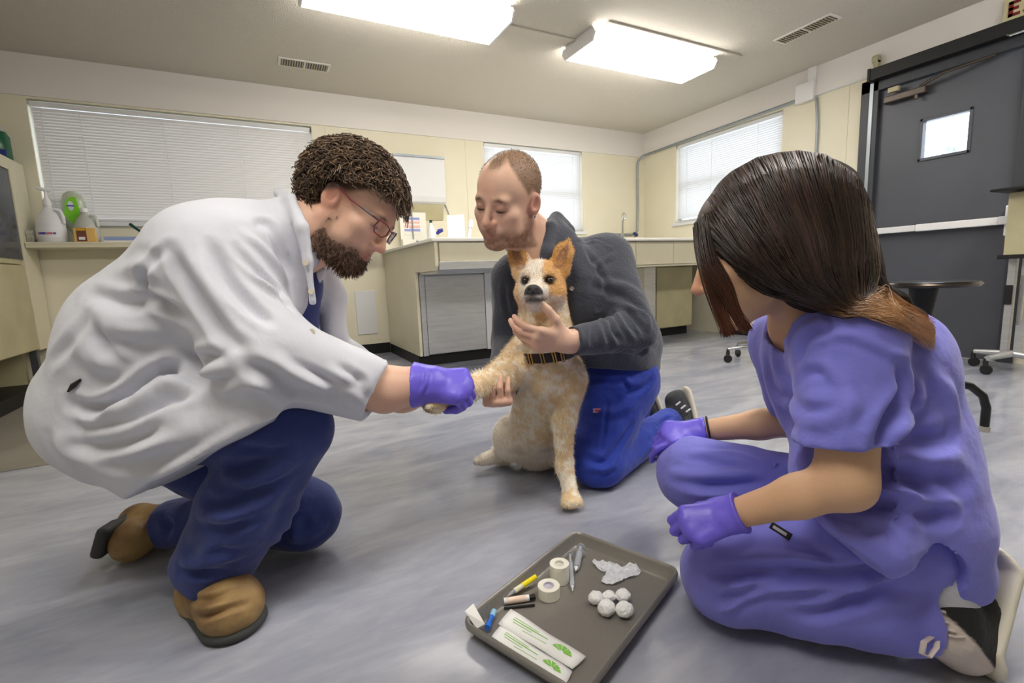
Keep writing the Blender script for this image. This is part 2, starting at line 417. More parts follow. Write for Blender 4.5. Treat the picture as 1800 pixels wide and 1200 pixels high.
# exit sign
m_signb = M('yellowed_sign_plastic', (206, 198, 158), 0.5)
m_signr = M('dark_red_lettering', (118, 22, 26), 0.5)
es = thing('exit_sign', (X - 0.03, 1.3, 2.22), 'yellowed exit sign with dark red letters over the door', 'sign')
MB().box((X - 0.04, 1.16, 2.20), (X - 0.015, 1.475, 2.345)).build('plate', m_signb, es, bevel=0.003)
def letter(ch, y0, w, z0, hgt, mat, parent, xf):
    s = 0.022; mb = MB(); B = lambda a, b, c, e: mb.box((xf - 0.004, y0 - b, z0 + c), (xf, y0 - a, z0 + e))
    if ch == 'E': B(0, s, 0, hgt); B(0, w, 0, s * .8); B(0, w, hgt - s * .8, hgt); B(0, w * .85, hgt / 2 - s * .4, hgt / 2 + s * .4)
    if ch == 'I': B(w / 2 - s / 2, w / 2 + s / 2, 0, hgt)
    if ch == 'T': B(w / 2 - s / 2, w / 2 + s / 2, 0, hgt); B(0, w, hgt - s * .8, hgt)
    if ch == 'X':
        for q in (1, -1): mb.obox((xf - 0.002, y0 - w / 2, z0 + hgt / 2), ((1, 0, 0), (0, -w * q, hgt), (0, hgt, w * q)), (0.002, math.hypot(w, hgt) / 2 * .92, s / 2 * .9))
    mb.build('letter', mat, parent)
for ch, yy, ww in (('E', 1.449, 0.055), ('X', 1.375, 0.055), ('I', 1.30, 0.03), ('T', 1.25, 0.055)): letter(ch, yy, ww, 2.225, 0.09, m_signr, es, X - 0.04)
# conduit and junction box
cd = thing('electrical_conduit', (X - 0.02, 4.2, 1.2), 'grey metal conduit bent along the wall corner and under the white band', 'conduit')
pts = [(X - 0.10, YB - 0.03, 1.155), (X - 0.16, YB - 0.03, 1.155)]
pth = [(3.9, YB - 0.02, 1.165), (4.22, YB - 0.02, 1.165), (4.30, YB - 0.02, 1.18), (4.325, YB - 0.02, 1.22), (4.33, YB - 0.02, 1.5), (4.33, YB - 0.02, 2.0), (4.335, YB - 0.025, 2.06), (4.37, YB - 0.06, 2.115), (X - 0.025, YB - 0.16, 2.135), (X - 0.025, 4.2, 2.145), (X - 0.025, 2.84, 2.165)]
MB().tube(pth, 0.013, 10).build('pipe', m_galv, cd, True)
jb = thing('junction_box', (X - 0.03, 2.75, 2.1), 'white square junction box on the band beside the blind', 'junction box')
MB().box((X - 0.05, 2.67, 2.13), (X, 2.83, 2.285)).build('box', m_white, jb, bevel=0.005)
MB().box((X - 0.032, 2.665, 2.285), (X, 2.735, H)).build('raceway', m_white, jb, bevel=0.003)
MB().tube([(X - 0.02, 2.67, 2.16), (X - 0.02, 2.45, 2.165), (X - 0.02, 2.25, 2.166)], 0.006, 8).build('side_conduit', m_white, jb, True)
MB().tube([(X - 0.02, 2.66, 2.14), (X - 0.02, 2.645, 2.0), (X - 0.018, 2.64, 1.9), (X - 0.018, 2.64, 0.9)], 0.010, 8).build('drop_conduit', m_galv, jb, True)

# ------------------------------------------------------------------ long counter along the back
ct = thing('steel_wash_cabinet', (1.43, 3.9, 0), 'cream and steel wash cabinet with stained steel doors left of the shaved-hair man', 'cabinet')
MB().prism([(3.76, 0.09), (4.785, 0.09), (4.785, 0.97), (3.25, 0.97), (3.25, 0.80), (3.28, 0.765), (3.76, 0.765)], 1.10, 1.125, 0).build('side_panel', m_cream, ct, bevel=0.004)
MB().box((1.125, 3.28, 0.80), (2.35, 4.78, 0.97)).build('body', m_cream, ct)
MB().box((1.125, 3.80, 0.09), (2.35, 4.78, 0.80)).build('lower_body', m_steel, ct)
MB().box((1.14, 3.262, 0.83), (2.35, 3.28, 0.965)).build('apron', m_cream, ct)
MB().prism([(3.25, 0.775), (3.33, 0.745), (3.80, 0.745), (3.80, 0.765), (3.34, 0.765), (3.265, 0.83), (3.25, 0.83)], 1.128, 2.35, 0).build('drain_lip', m_steel, ct, bevel=0.002)
MB().box((1.128, 3.75, 0.09), (1.17, 3.80, 0.745)).build('stile', m_steel, ct, bevel=0.003)
MB().box((1.70, 3.755, 0.09), (1.76, 3.80, 0.745)).build('stile', m_trimw, ct, bevel=0.003)
MB().box((1.175, 3.758, 0.10), (1.695, 3.80, 0.735)).build('door', m_steel, ct, bevel=0.004)
MB().box((1.765, 3.758, 0.10), (2.33, 3.80, 0.735)).build('door', m_steel, ct, bevel=0.004)
MB().box((1.10, 3.81, 0.0), (2.35, 4.78, 0.09)).build('toe_kick', m_black, ct)
m_top = M('white_worktop', (236, 234, 226), 0.3)
tp = tag(MB().box((1.08, 3.235, 0.97), (XR, 4.79, 0.995)).build('worktop', m_top, bevel=0.006), 'long cream white worktop running behind the men to the room corner', 'worktop')
c2 = thing('sink_cabinet', (3.4, 3.9, 0), 'cream sink cabinet under the worktop right of the shaved-hair man', 'cabinet')
MB().box((2.36, 3.30, 0.745), (XR - 0.26, 4.78, 0.97)).build('apron_box', m_cream, c2, bevel=0.004)
for x0, x1 in ((2.37, 2.95), (2.955, 3.40), (3.405, 3.80), (3.805, 4.185)):
    MB().box((x0, 3.282, 0.765), (x1, 3.30, 0.965)).build('drawer_front', m_cream, c2, bevel=0.003)
MB().box((2.36, 3.80, 0.09), (3.66, 4.78, 0.745)).build('lower_body', m_steel, c2)
MB().box((3.66, 3.80, 0.09), (4.19, 4.78, 0.745)).build('end_body', m_tan, c2)
MB().box((3.67, 3.765, 0.10), (4.185, 3.80, 0.735)).build('door', m_tan, c2, bevel=0.004)
MB().box((2.37, 3.765, 0.10), (2.95, 3.80, 0.735)).build('door', m_cream, c2, bevel=0.004)
MB().box((2.96, 3.765, 0.10), (3.50, 3.80, 0.735)).build('door', m_cream, c2, bevel=0.004)
MB().box((3.505, 3.775, 0.09), (3.66, 3.80, 0.74)).build('stile', m_steel, c2)
MB().box((2.36, 3.83, 0.0), (4.18, 4.78, 0.09)).build('toe_kick', m_black, c2)
m_brown = M('dark_wood_panel', (104, 98, 82), 0.5, var=(6, (88, 82, 68), 0.3), stretch=(1, 1, 0.2))
tag(MB().box((4.20, 4.2, 0.0), (XR - 0.015, 4.78, 0.95)).build('corner_panel', m_brown, bevel=0.003), 'dark brown panel closing the counter end in the corner', 'panel')
bs = tag(MB().box((3.72, 4.60, 0.995), (4.32, 4.66, 1.03)).build('sink_ledge', m_tan, bevel=0.004), 'low tan ledge on the worktop in the room corner', 'ledge')
# faucet and soap tap
fa = thing('faucet', (3.80, 4.45, 0.995), 'chrome gooseneck faucet on the worktop behind the grey shirt', 'faucet')
MB().tube([(3.80, 4.45, 0.995), (3.80, 4.45, 1.28), (3.795, 4.44, 1.34), (3.775, 4.40, 1.365), (3.755, 4.36, 1.345), (3.75, 4.345, 1.29)], 0.016, 10).build('spout', m_chrome, fa, True)
MB().lathe([(0.03, 0), (0.028, 0.02), (0.018, 0.04)], (3.80, 4.45, 0.995), 16).build('base', m_chrome, fa, True)
fb = thing('tap_valve', (3.98, 4.45, 0.995), 'small tap with a dark blue knob beside the chrome faucet', 'tap')
MB().lathe([(0.022, 0), (0.018, 0.02), (0.012, 0.1), (0.012, 0.13)], (3.98, 4.45, 0.995), 14).build('stem', m_chrome, fb, True)
MB().lathe([(0.02, 0), (0.034, 0.008), (0.034, 0.03), (0.02, 0.04)], (3.98, 4.45, 1.12), 12, (0.4, -0.4, 0.8)).build('knob', M('navy_knob', (28, 44, 84), 0.35), fb, True)

# ------------------------------------------------------------------ things on the worktop
m_paper = M('white_paper', (244, 244, 242), 0.6)
sg = thing('paper_sign', (1.53, 3.9, 0.995), 'bright white paper sign leaning upright on the worktop', 'sign')
MB().obox((1.53, 3.92, 1.12), ((1, 0, 0.08), (0, 1, 0.2), (-0.08, -0.2, 1)), (0.078, 0.003, 0.12)).build('sheet', m_paper, sg)
MB().box((1.465, 3.86, 0.996), (1.60, 3.98, 1.006)).build('foot', m_white, sg, bevel=0.003)
MB().obox((1.555, 3.90, 1.03), ((1, 0, 0.08), (0, 1, 0.2), (-0.08, -0.2, 1)), (0.012, 0.003, 0.004)).build('print_line', M('pale_red_print', (232, 178, 170), 0.6), sg)
cl = thing('blue_clip', (1.43, 3.95, 0.995), 'small dark blue clip at the left edge of the white paper sign', 'clip')
MB().tube([(1.39, 4.02, 1.09), (1.41, 4.01, 1.115), (1.44, 4.0, 1.125)], [0.012, 0.02, 0.014], 10).build('jaw', M('blue_plastic', (46, 52, 150), 0.35), cl, True)
MB().tube([(1.41, 4.01, 0.996), (1.41, 4.01, 1.10)], 0.004, 6).build('wire', m_trimw, cl, True)
tb = thing('white_dispenser_tube', (1.66, 3.95, 0.995), 'slender white applicator tube leaning on the worktop by the paper sign', 'tube')
MB().tube([(1.645, 3.95, 1.0), (1.665, 3.95, 1.10), (1.675, 3.95, 1.14)], [0.02, 0.017, 0.014], 12).build('barrel', m_white, tb, True)
MB().tube([(1.675, 3.95, 1.14), (1.685, 3.95, 1.19), (1.69, 3.95, 1.21)], [0.02, 0.02, 0.008], 12).build('cap', m_white, tb, True)
lp = thing('dark_monitor', (1.92, 3.9, 0.995), 'dark olive screen standing on the worktop behind the shaved-hair man', 'monitor')
MB().box((1.80, 3.90, 1.0), (2.14, 3.93, 1.24)).build('shell', m_black, lp, bevel=0.006)
MB().box((1.81, 3.896, 1.03), (2.13, 3.901, 1.23)).build('screen', M('dark_olive_screen', (84, 88, 74), 0.2), lp)
MB().box((1.86, 3.86, 0.995), (2.06, 3.97, 1.003)).build('stand', m_black, lp)
kb = tag(MB().box((1.70, 3.86, 0.995), (1.79, 3.90, 1.012)).build('black_stapler', m_black, bevel=0.004), 'low black item lying beside the dark screen on the worktop', 'stapler')
# dosing chart poster stand behind the doctor's face
m_chart = M('chart_white', (238, 236, 226), 0.5)
ch = thing('reference_chart', (1.38, 4.6, 0.995), 'cream reference chart with blue and pink bars behind the glasses', 'chart')
MB().box((1.26, 4.70, 1.10), (1.52, 4.712, 1.36)).build('sheet', m_chart, ch)
m_cb = M('pale_blue_print', (150, 158, 224), 0.6); m_cp = M('pale_pink_print', (240, 190, 184), 0.6)
for z, mm in ((1.30, m_cb), (1.265, m_cp), (1.225, m_cp), (1.19, m_cb), (1.155, m_chart)):
    for x0, x1 in ((1.30, 1.375), (1.385, 1.455)): MB().box((x0, 4.695, z - 0.010), (x1, 4.70, z + 0.010)).build('bar', mm, ch)
MB().tube([(1.38, 4.69, 0.995), (1.38, 4.69, 1.36)], 0.006, 8).build('support_rod', m_galv, ch, True)
MB().box((1.27, 4.68, 0.995), (1.50, 4.76, 1.10)).build('base', m_chart, ch, bevel=0.004)
jg = thing('white_bottle', (1.52, 4.55, 0.995), 'white bottle with a dark cap beside the reference chart', 'bottle')
MB().lathe([(0.036, 0), (0.04, 0.01), (0.04, 0.17), (0.03, 0.21), (0.013, 0.235), (0.013, 0.25)], (1.52, 4.55, 0.995), 18).build('body', m_white, jg, True)
MB().lathe([(0.015, 0), (0.015, 0.025)], (1.52, 4.55, 1.245), 12).build('cap', M('dark_green_cap', (30, 62, 52), 0.4), jg, True)
pn = tag(MB().tube([(1.19, 3.95, 1.02), (1.215, 3.9, 1.002)], 0.011, 8).build('marker_pen', M('teal_marker', (40, 84, 120), 0.4), None, True), 'short blue marker on the worktop in front of the chart', 'pen')
# x-ray viewer on the back wall
xv = thing('x_ray_viewer', (1.5, YB, 1.45), 'white wall-mounted light box behind the curly-haired man', 'light box')
MB().prism([(YB, 1.45), (YB, 1.915), (YB - 0.08, 1.905), (YB - 0.085, 1.52), (YB - 0.075, 1.47), (YB - 0.05, 1.45)], 1.24, 1.755, 0).build('panel', m_trimw, xv, bevel=0.006)
MB().box((1.24, YB - 0.095, 1.885), (1.755, YB - 0.078, 1.905)).build('film_clip', m_galv, xv)
MB().prism([(YB, 1.45), (YB - 0.05, 1.45), (YB - 0.01, 1.30), (YB, 1.30)], 1.26, 1.735, 0).build('sloped_base', m_tan, xv)
MB().tube([(1.75, YB - 0.01, 1.50), (1.78, YB - 0.01, 1.42), (1.80, YB - 0.01, 1.36)], 0.005, 8).build('power_cord', m_galv, xv, True)
tag(MB().box((0.80, YB - 0.01, 0.20), (0.99, YB, 0.62)).build('wall_access_panel', m_trimw, bevel=0.003), 'white access panel low on the cream wall behind the lab coat', 'panel')

# ------------------------------------------------------------------ shelf ledge under the wide blind
sh = thing('wall_shelf', (-0.6, YB, 1.03), 'narrow cream wall ledge holding the cleaning jugs', 'shelf')
MB().box((-1.412, 4.56, 1.035), (1.05, YB, 1.06)).build('board', m_cream, sh, bevel=0.004)
MB().box((-1.412, 4.56, 1.06), (1.05, 4.575, 1.075)).build('lip', m_cream, sh, bevel=0.003)
def jug(name, c, r, hgt, mat, label, cap_mat, pump=False, handle=1):
    t = thing(name, c, label, 'jug')
    x, y, z = c
    MB().lathe([(r * .9, 0), (r, 0.012), (r, hgt * .52), (r * .97, hgt * .58), (r * .72, hgt * .76), (r * .36, hgt * .92), (r * .27, hgt * .96), (r * .27, hgt)], c, 24, sy=0.8).build('body', mat, t, True)
    MB().tube([(x + handle * r * .5, y - r * .3, z + hgt * .90), (x + handle * r * .86, y - r * .3, z + hgt * .86), (x + handle * r * .98, y - r * .3, z + hgt * .72), (x + handle * r * .98, y - r * .3, z + hgt * .54)], 0.012, 10).build('handle', mat, t, True)
    if pump:
        MB().lathe([(0.026, 0), (0.024, 0.03), (0.012, 0.055), (0.008, 0.075), (0.008, 0.10)], (x, y, z + hgt), 14).build('pump_collar', cap_mat, t, True)
        MB().tube([(x + 0.03, y, z + hgt + 0.10), (x, y, z + hgt + 0.108), (x - 0.04, y - 0.01, z + hgt + 0.122), (x - 0.052, y - 0.01, z + hgt + 0.112)], [0.009, 0.013, 0.009, 0.007], 10).build('pump_spout', cap_mat, t, True)
    else:
        MB().lathe([(r * .32, 0), (r * .32, 0.03)], (x, y, z + hgt - 0.005), 16).build('cap', cap_mat, t, True)
    return t
Z = 1.06
j1 = jug('pump_jug', (-1.285, 4.65, Z), 0.082, 0.275, m_white, 'white gallon jug with a pump on the wall ledge', m_white, True)
MB().lathe([(0.0845, 0.05), (0.0845, 0.12)], (-1.285, 4.65, Z), 24, sy=0.8).build('label', M('white_label', (240, 240, 244), 0.5), j1, True)
for k, (cc, a0) in enumerate((((150, 90, 150), -2.2), ((70, 90, 170), -2.0), ((70, 90, 170), -1.85), ((220, 120, 130), -1.6), ((220, 120, 130), -1.42), ((90, 100, 170), -1.2))):
    for dz in (0.07,):
        MB().box((-1.285 + 0.0855 * math.cos(a0) - 0.008, 4.65 + 0.0855 * .8 * math.sin(a0) - 0.002, Z + dz), (-1.285 + 0.0855 * math.cos(a0) + 0.008, 4.65 + 0.0855 * .8 * math.sin(a0) + 0.002, Z + dz + 0.014)).build('print_mark', M('print_%d' % k, cc, 0.6), j1)
m_clear = M('milky_clear_plastic', (226, 228, 222), 0.25, trans=0.35)
j2 = jug('amber_label_jug', (-1.085, 4.64, Z), 0.072, 0.235, m_clear, 'clear jug with an amber and brown label on the wall ledge', m_white)
MB().box((-1.148, 4.572, Z + 0.015), (-1.022, 4.60, Z + 0.115)).build('label', M('amber_label', (232, 190, 112), 0.5), j2, bevel=0.004)
MB().box((-1.13, 4.569, Z + 0.02), (-1.075, 4.573, Z + 0.112)).build('label_print', M('brown_label', (118, 70, 62), 0.5), j2)
MB().box((-1.128, 4.566, Z + 0.095), (-1.077, 4.570, Z + 0.11)).build('label_print', M('yellow_label', (222, 170, 40), 0.5), j2)
MB().box((-1.12, 4.566, Z + 0.03), (-1.085, 4.570, Z + 0.05)).build('label_print', m_paper, j2)
t = thing('green_soap_bottle', (-1.165, 4.745, Z), 'clear soap bottle with a bright green label, standing on its green cap', 'bottle')
MB().lathe([(0.02, 0.06), (0.03, 0.09), (0.055, 0.15), (0.072, 0.24), (0.07, 0.32), (0.05, 0.375), (0.02, 0.395)], (-1.165, 4.745, Z), 20, sy=0.55).build('body', M('clear_green_plastic', (222, 232, 208), 0.2, trans=0.4), t, True)
MB().lathe([(0.022, 0.0), (0.022, 0.065)], (-1.165, 4.745, Z), 16).build('cap', M('green_cap', (30, 150, 60), 0.4), t, True)
MB().prism([(-1.215, Z + 0.22), (-1.20, Z + 0.31), (-1.175, Z + 0.345), (-1.135, Z + 0.35), (-1.125, Z + 0.27), (-1.115, Z + 0.16), (-1.17, Z + 0.15)], 4.701, 4.707, 1).build('label', M('lime_label', (134, 216, 52), 0.5), t)
MB().lathe([(0.001, 0.001), (0.034, 0.001), (0.034, 0.003), (0.001, 0.003)], (-1.17, 4.702, Z + 0.285), 20, (0, -1, 0), 1, 0.5).build('label_badge', M('badge_white', (228, 232, 246), 0.5), t)
MB().box((-1.192, 4.6965, Z + 0.281), (-1.148, 4.6985, Z + 0.289)).build('badge_print', M('badge_blue', (70, 84, 170), 0.5), t)
bx = thing('glove_box', (-0.86, 4.65, Z), 'pale blue cardboard box lying on the wall ledge', 'box')
MB().box((-0.99, 4.60, Z), (-0.75, 4.70, Z + 0.03)).build('carton', m_paper, bx)
MB().box((-0.985, 4.597, Z + 0.03), (-0.745, 4.703, Z + 0.055)).build('lid', M('pale_blue_card', (150, 168, 216), 0.6), bx)
tag(MB().tube([(-0.83, 4.67, Z + 0.155), (-0.77, 4.64, Z + 0.10)], [0.012, 0.010], 10).tube([(-0.77, 4.64, Z + 0.10), (-0.72, 4.62, Z + 0.055)], 0.004, 6).build('green_brush', M('dark_green_plastic', (28, 74, 66), 0.4), None, True), 'dark green brush handle sticking up on the wall ledge', 'brush')
wb = thing('wire_basket', (-1.39, 4.66, Z), 'small wire basket beside the pump jug', 'basket')
for k in range(5): MB().tube([(-1.405 + k * 0.008, 4.60, Z), (-1.405 + k * 0.008, 4.60, Z + 0.10)], 0.0018, 6).build('wire', m_chrome, wb)
for k in range(4): MB().tube([(-1.408, 4.60, Z + 0.01 + k * 0.03), (-1.372, 4.60, Z + 0.01 + k * 0.03), (-1.372, 4.72, Z + 0.01 + k * 0.03)], 0.0018, 6).build('wire', m_chrome, wb)
MB().box((-1.408, 4.60, Z), (-1.372, 4.72, Z + 0.003)).build('floor_mesh', m_chrome, wb)

# ------------------------------------------------------------------ tall cabinet at the left edge
lc = thing('cage_cabinet', (-1.8, 4.3, 0), 'tall tan cabinet with a dark glass door at the left edge', 'cabinet')
m_dkglass = M('dark_glass', (62, 66, 74), 0.12, var=(3, (84, 88, 96), 0.3))
MB().box((XL + 0.02, 3.3, 0.32), (-1.445, 4.78, 1.62)).build('body', m_tan, lc, bevel=0.004)
MB().box((-1.445, 3.3, 0.92), (-1.430, 4.50, 0.95)).build('rail', m_tan, lc)
MB().box((-1.445, 3.32, 0.95), (-1.425, 4.535, 1.56)).build('glass_door', m_dkglass, lc, bevel=0.003)
MB().box((-1.445, 3.30, 1.55), (-1.417, 4.535, 1.63)).build('head_rail', m_cream, lc)
MB().box((-1.445, 4.535, 0.32), (-1.417, 4.78, 1.63)).build('corner_post', m_cream, lc, bevel=0.003)
MB().box((-1.445, 3.32, 0.33), (-1.423, 4.53, 0.91)).build('lower_door', m_tan, lc, bevel=0.003)
for y in (3.36, 4.50): MB().box((-1.465, y - 0.02, 0.08), (-1.425, y + 0.02, 0.32)).build('leg', M('grey_leg_%d' % int(y * 100), (84, 86, 90), 0.4, 0.5), lc)
MB().box((XL + 0.02, 3.30, 0.0), (-1.425, 4.54, 0.09)).build('plinth', m_black, lc)
MB().box((XL + 0.02, 4.50, 0.09), (-1.505, 4.54, 0.32)).build('back_panel', m_tan, lc)
gb = thing('green_jug', (-1.505, 4.62, 1.63), 'jug of dark green liquid standing on top of the tall cabinet', 'jug')
m_gl = M('dark_green_liquid', (24, 92, 62), 0.25)
MB().lathe([(0.085, 0), (0.09, 0.01), (0.09, 0.15), (0.075, 0.18)], (-1.505, 4.62, 1.631), 24, sy=0.9).build('body', m_gl, gb, True)
MB().lathe([(0.077, 0.18), (0.055, 0.225), (0.028, 0.255), (0.024, 0.26)], (-1.505, 4.62, 1.631), 24, sy=0.9).build('shoulder', m_clear, gb, True)
MB().lathe([(0.028, 0.26), (0.028, 0.29)], (-1.505, 4.62, 1.631), 16).build('cap', m_white, gb, True)
MB().box((-1.455, 4.525, 1.64), (-1.415, 4.545, 1.68)).build('label', M('navy_label', (40, 60, 130), 0.5), gb)

# ------------------------------------------------------------------ rolling stool, black table and equipment cart by the door
def caster(c, parent, ax=(1, 0.3, 0)):
    x, y, z = c
    MB().lathe([(0.004, -0.014), (0.026, -0.014), (0.03, -0.008), (0.03, 0.008), (0.026, 0.014), (0.004, 0.014)], (x, y, z + 0.03), 18, ax).build('caster_wheel', m_black, parent, True)
    MB().tube([(x, y, z + 0.03), (x + 0.012, y + 0.01, z + 0.075), (x + 0.012, y + 0.01, z + 0.10)], [0.012, 0.014, 0.009], 10).build('caster_fork', m_black, parent, True)
st = thing('rolling_stool', (3.28, 2.42, 0), 'rolling stool with a chrome star base behind the long-haired woman', 'stool')
sc_ = np.array([3.30, 2.30, 0])
for k in range(5):
    a = math.radians(150 + 72 * k); e = sc_ + np.array([math.cos(a), math.sin(a), 0]) * 0.25
    MB().tube([sc_ + (0, 0, 0.13), (sc_ + e) / 2 + (0, 0, 0.118), e + (0.012, 0.01, 0.10)], [0.02, 0.017, 0.012], 10).build('leg', m_chrome, st, True)
    caster(e, st, (math.cos(a + 1.2), math.sin(a + 1.2), 0))
MB().tube([sc_ + (0, 0, 0.10), sc_ + (0, 0, 0.30), sc_ + (0, 0, 0.46)], [0.025, 0.025, 0.016], 14).build('gas_column', m_chrome, st, True)
MB().lathe([(0.05, 0), (0.17, 0.01), (0.18, 0.03), (0.175, 0.06), (0.1, 0.075)], sc_ + (0, 0, 0.46), 28).build('seat', m_black, st, True)
bt = thing('black_side_table', (2.48, 0.95, 0), 'black topped table with bent black tube legs behind the woman', 'table')
MB().lathe([(0.10, -0.008), (0.17, -0.008), (0.176, 0.0), (0.17, 0.012), (0.16, 0.014)], (2.43, 0.98, 0.615), 32).build('table_top', M('black_gloss', (26, 26, 26), 0.2), bt, True)
MB().lathe([(0.175, -0.002), (0.179, 0.002), (0.175, 0.008)], (2.43, 0.98, 0.615), 32).build('rim', M('dark_bronze_rim', (70, 60, 52), 0.25, 0.8), bt, True)
MB().tube([(2.43, 0.98, 0.60), (2.43, 0.98, 0.40), (2.43, 0.98, 0.17)], [0.05, 0.022, 0.022], 14).build('column', m_black, bt, True)
m_gblack = M('gloss_black_tube', (20, 20, 22), 0.18)
for k, a in enumerate((-43, 47, 137, 227)):
    a = math.radians(a); dx, dy = math.cos(a), math.sin(a)
    P = [(2.43, 0.98, 0.19), (2.43 + dx * .12, 0.98 + dy * .12, 0.205), (2.43 + dx * .19, 0.98 + dy * .19, 0.19), (2.43 + dx * .235, 0.98 + dy * .235, 0.15), (2.43 + dx * .25, 0.98 + dy * .25, 0.10), (2.43 + dx * .25, 0.98 + dy * .25, 0.02)]
    lg = MB().tube(P, 0.016, 12).build('leg', m_gblack, bt, True)
    MB().tube([(P[-1][0], P[-1][1], 0.022), (P[-1][0], P[-1][1], 0.0)], 0.019, 12).build('foot_cap', M('grey_foot_%d' % k, (170, 168, 160), 0.5), lg, True)
cc = thing('equipment_cart', (4.12, 1.15, 0), 'metal equipment cart with a black top at the right edge', 'cart')
MB().box((3.93, 0.78, 1.10), (4.38, 1.30, 1.115)).build('top_shelf', m_black, cc, bevel=0.005)
MB().box((4.02, 1.10, 0.72), (4.14, 1.24, 1.09)).build('cream_column', m_tan, cc, bevel=0.005)
for y in (1.215, 1.155): MB().box((4.09, y - 0.018, 0.10), (4.13, y + 0.018, 0.74)).build('post', m_steel, cc, bevel=0.003)
MB().box((4.00, 1.08, 0.70), (4.16, 1.26, 0.725)).build('clamp', m_black, cc, bevel=0.003)
MB().box((4.075, 1.20, 0.42), (4.10, 1.235, 0.54)).build('control_box', m_black, cc, bevel=0.003)
MB().tube([(4.06, 1.15, 0.60), (4.06, 1.15, 0.30)], 0.012, 10).build('lift_rod', m_chrome, cc, True)
for a in (165, 75, -15, -105):
    r_ = math.radians(a); e = (4.11 + math.cos(r_) * .2, 1.18 + math.sin(r_) * .2, 0.0)
    MB().tube([(4.11, 1.18, 0.115), (e[0], e[1], 0.10)], [0.022, 0.016], 10).build('leg', m_steel, cc, True)
    caster(e, cc)
# ------------------------------------------------------------------ sculpting kit: smooth-blended distance fields turned into one mesh
def A(*p): return np.array(p, float)
def unit(v): v = np.array(v, float); return v / (np.linalg.norm(v) + 1e-12)
def frame(fwd, up):
    """columns: side (person's right), forward, up"""
    f = unit(fwd); s = unit(np.cross(f, up)); u = np.cross(s, f)
    return np.stack([s, f, u], 1)
def view(r, u, c): return CR * r + CU * u - CF * c      # direction: right, up, towards the viewer

def cone(a, b, ra, rb=None, n=None, s=1.0):
    a, b = np.array(a, float), np.array(b, float); rb = ra if rb is None else rb
    ab = b - a; L2 = max(ab @ ab, 1e-9); R = max(ra, rb) * max(1, s)
    nn = None if n is None else unit(n)
    def fn(x, y, z):
        px, py, pz = x - a[0], y - a[1], z - a[2]
        t = np.clip((px * ab[0] + py * ab[1] + pz * ab[2]) / L2, 0, 1)
        px = px - t * ab[0]; py = py - t * ab[1]; pz = pz - t * ab[2]
        if nn is not None:
            q = (px * nn[0] + py * nn[1] + pz * nn[2]) * (1 / s - 1)
            px = px + nn[0] * q; py = py + nn[1] * q; pz = pz + nn[2] * q
        return np.sqrt(px * px + py * py + pz * pz) - (ra + (rb - ra) * t)
    return fn, np.minimum(a, b) - R, np.maximum(a, b) + R
def ell(c, r, R=None):
    c = np.array(c, float); r = np.array(r, float) if hasattr(r, '__len__') else np.array([r] * 3, float)
    R = np.eye(3) if R is None else np.array(R); mr = r.max()
    def fn(x, y, z):
        px, py, pz = x - c[0], y - c[1], z - c[2]
        q = [(px * R[0, i] + py * R[1, i] + pz * R[2, i]) / r[i] for i in range(3)]
        k0 = np.sqrt(q[0] ** 2 + q[1] ** 2 + q[2] ** 2)
        k1 = np.sqrt((q[0] / r[0]) ** 2 + (q[1] / r[1]) ** 2 + (q[2] / r[2]) ** 2) + 1e-9
        return k0 * (k0 - 1) / k1
    return fn, c - mr, c + mr
def slab(c, half, R=None, rd=0.004):
    c = np.array(c, float); h = np.array(half, float) - rd; R = np.eye(3) if R is None else np.array(R); mr = np.linalg.norm(half)
    def fn(x, y, z):
        px, py, pz = x - c[0], y - c[1], z - c[2]
        q = [np.abs(px * R[0, i] + py * R[1, i] + pz * R[2, i]) - h[i] for i in range(3)]
        o = np.sqrt(sum(np.maximum(k, 0) ** 2 for k in q))
        return o + np.minimum(np.maximum(q[0], np.maximum(q[1], q[2])), 0) - rd
    return fn, c - mr, c + mr
def chain(P, r, n=None, s=1.0):
    return [cone(P[i], P[i + 1], r[i], r[i + 1], n, s) for i in range(len(P) - 1)]

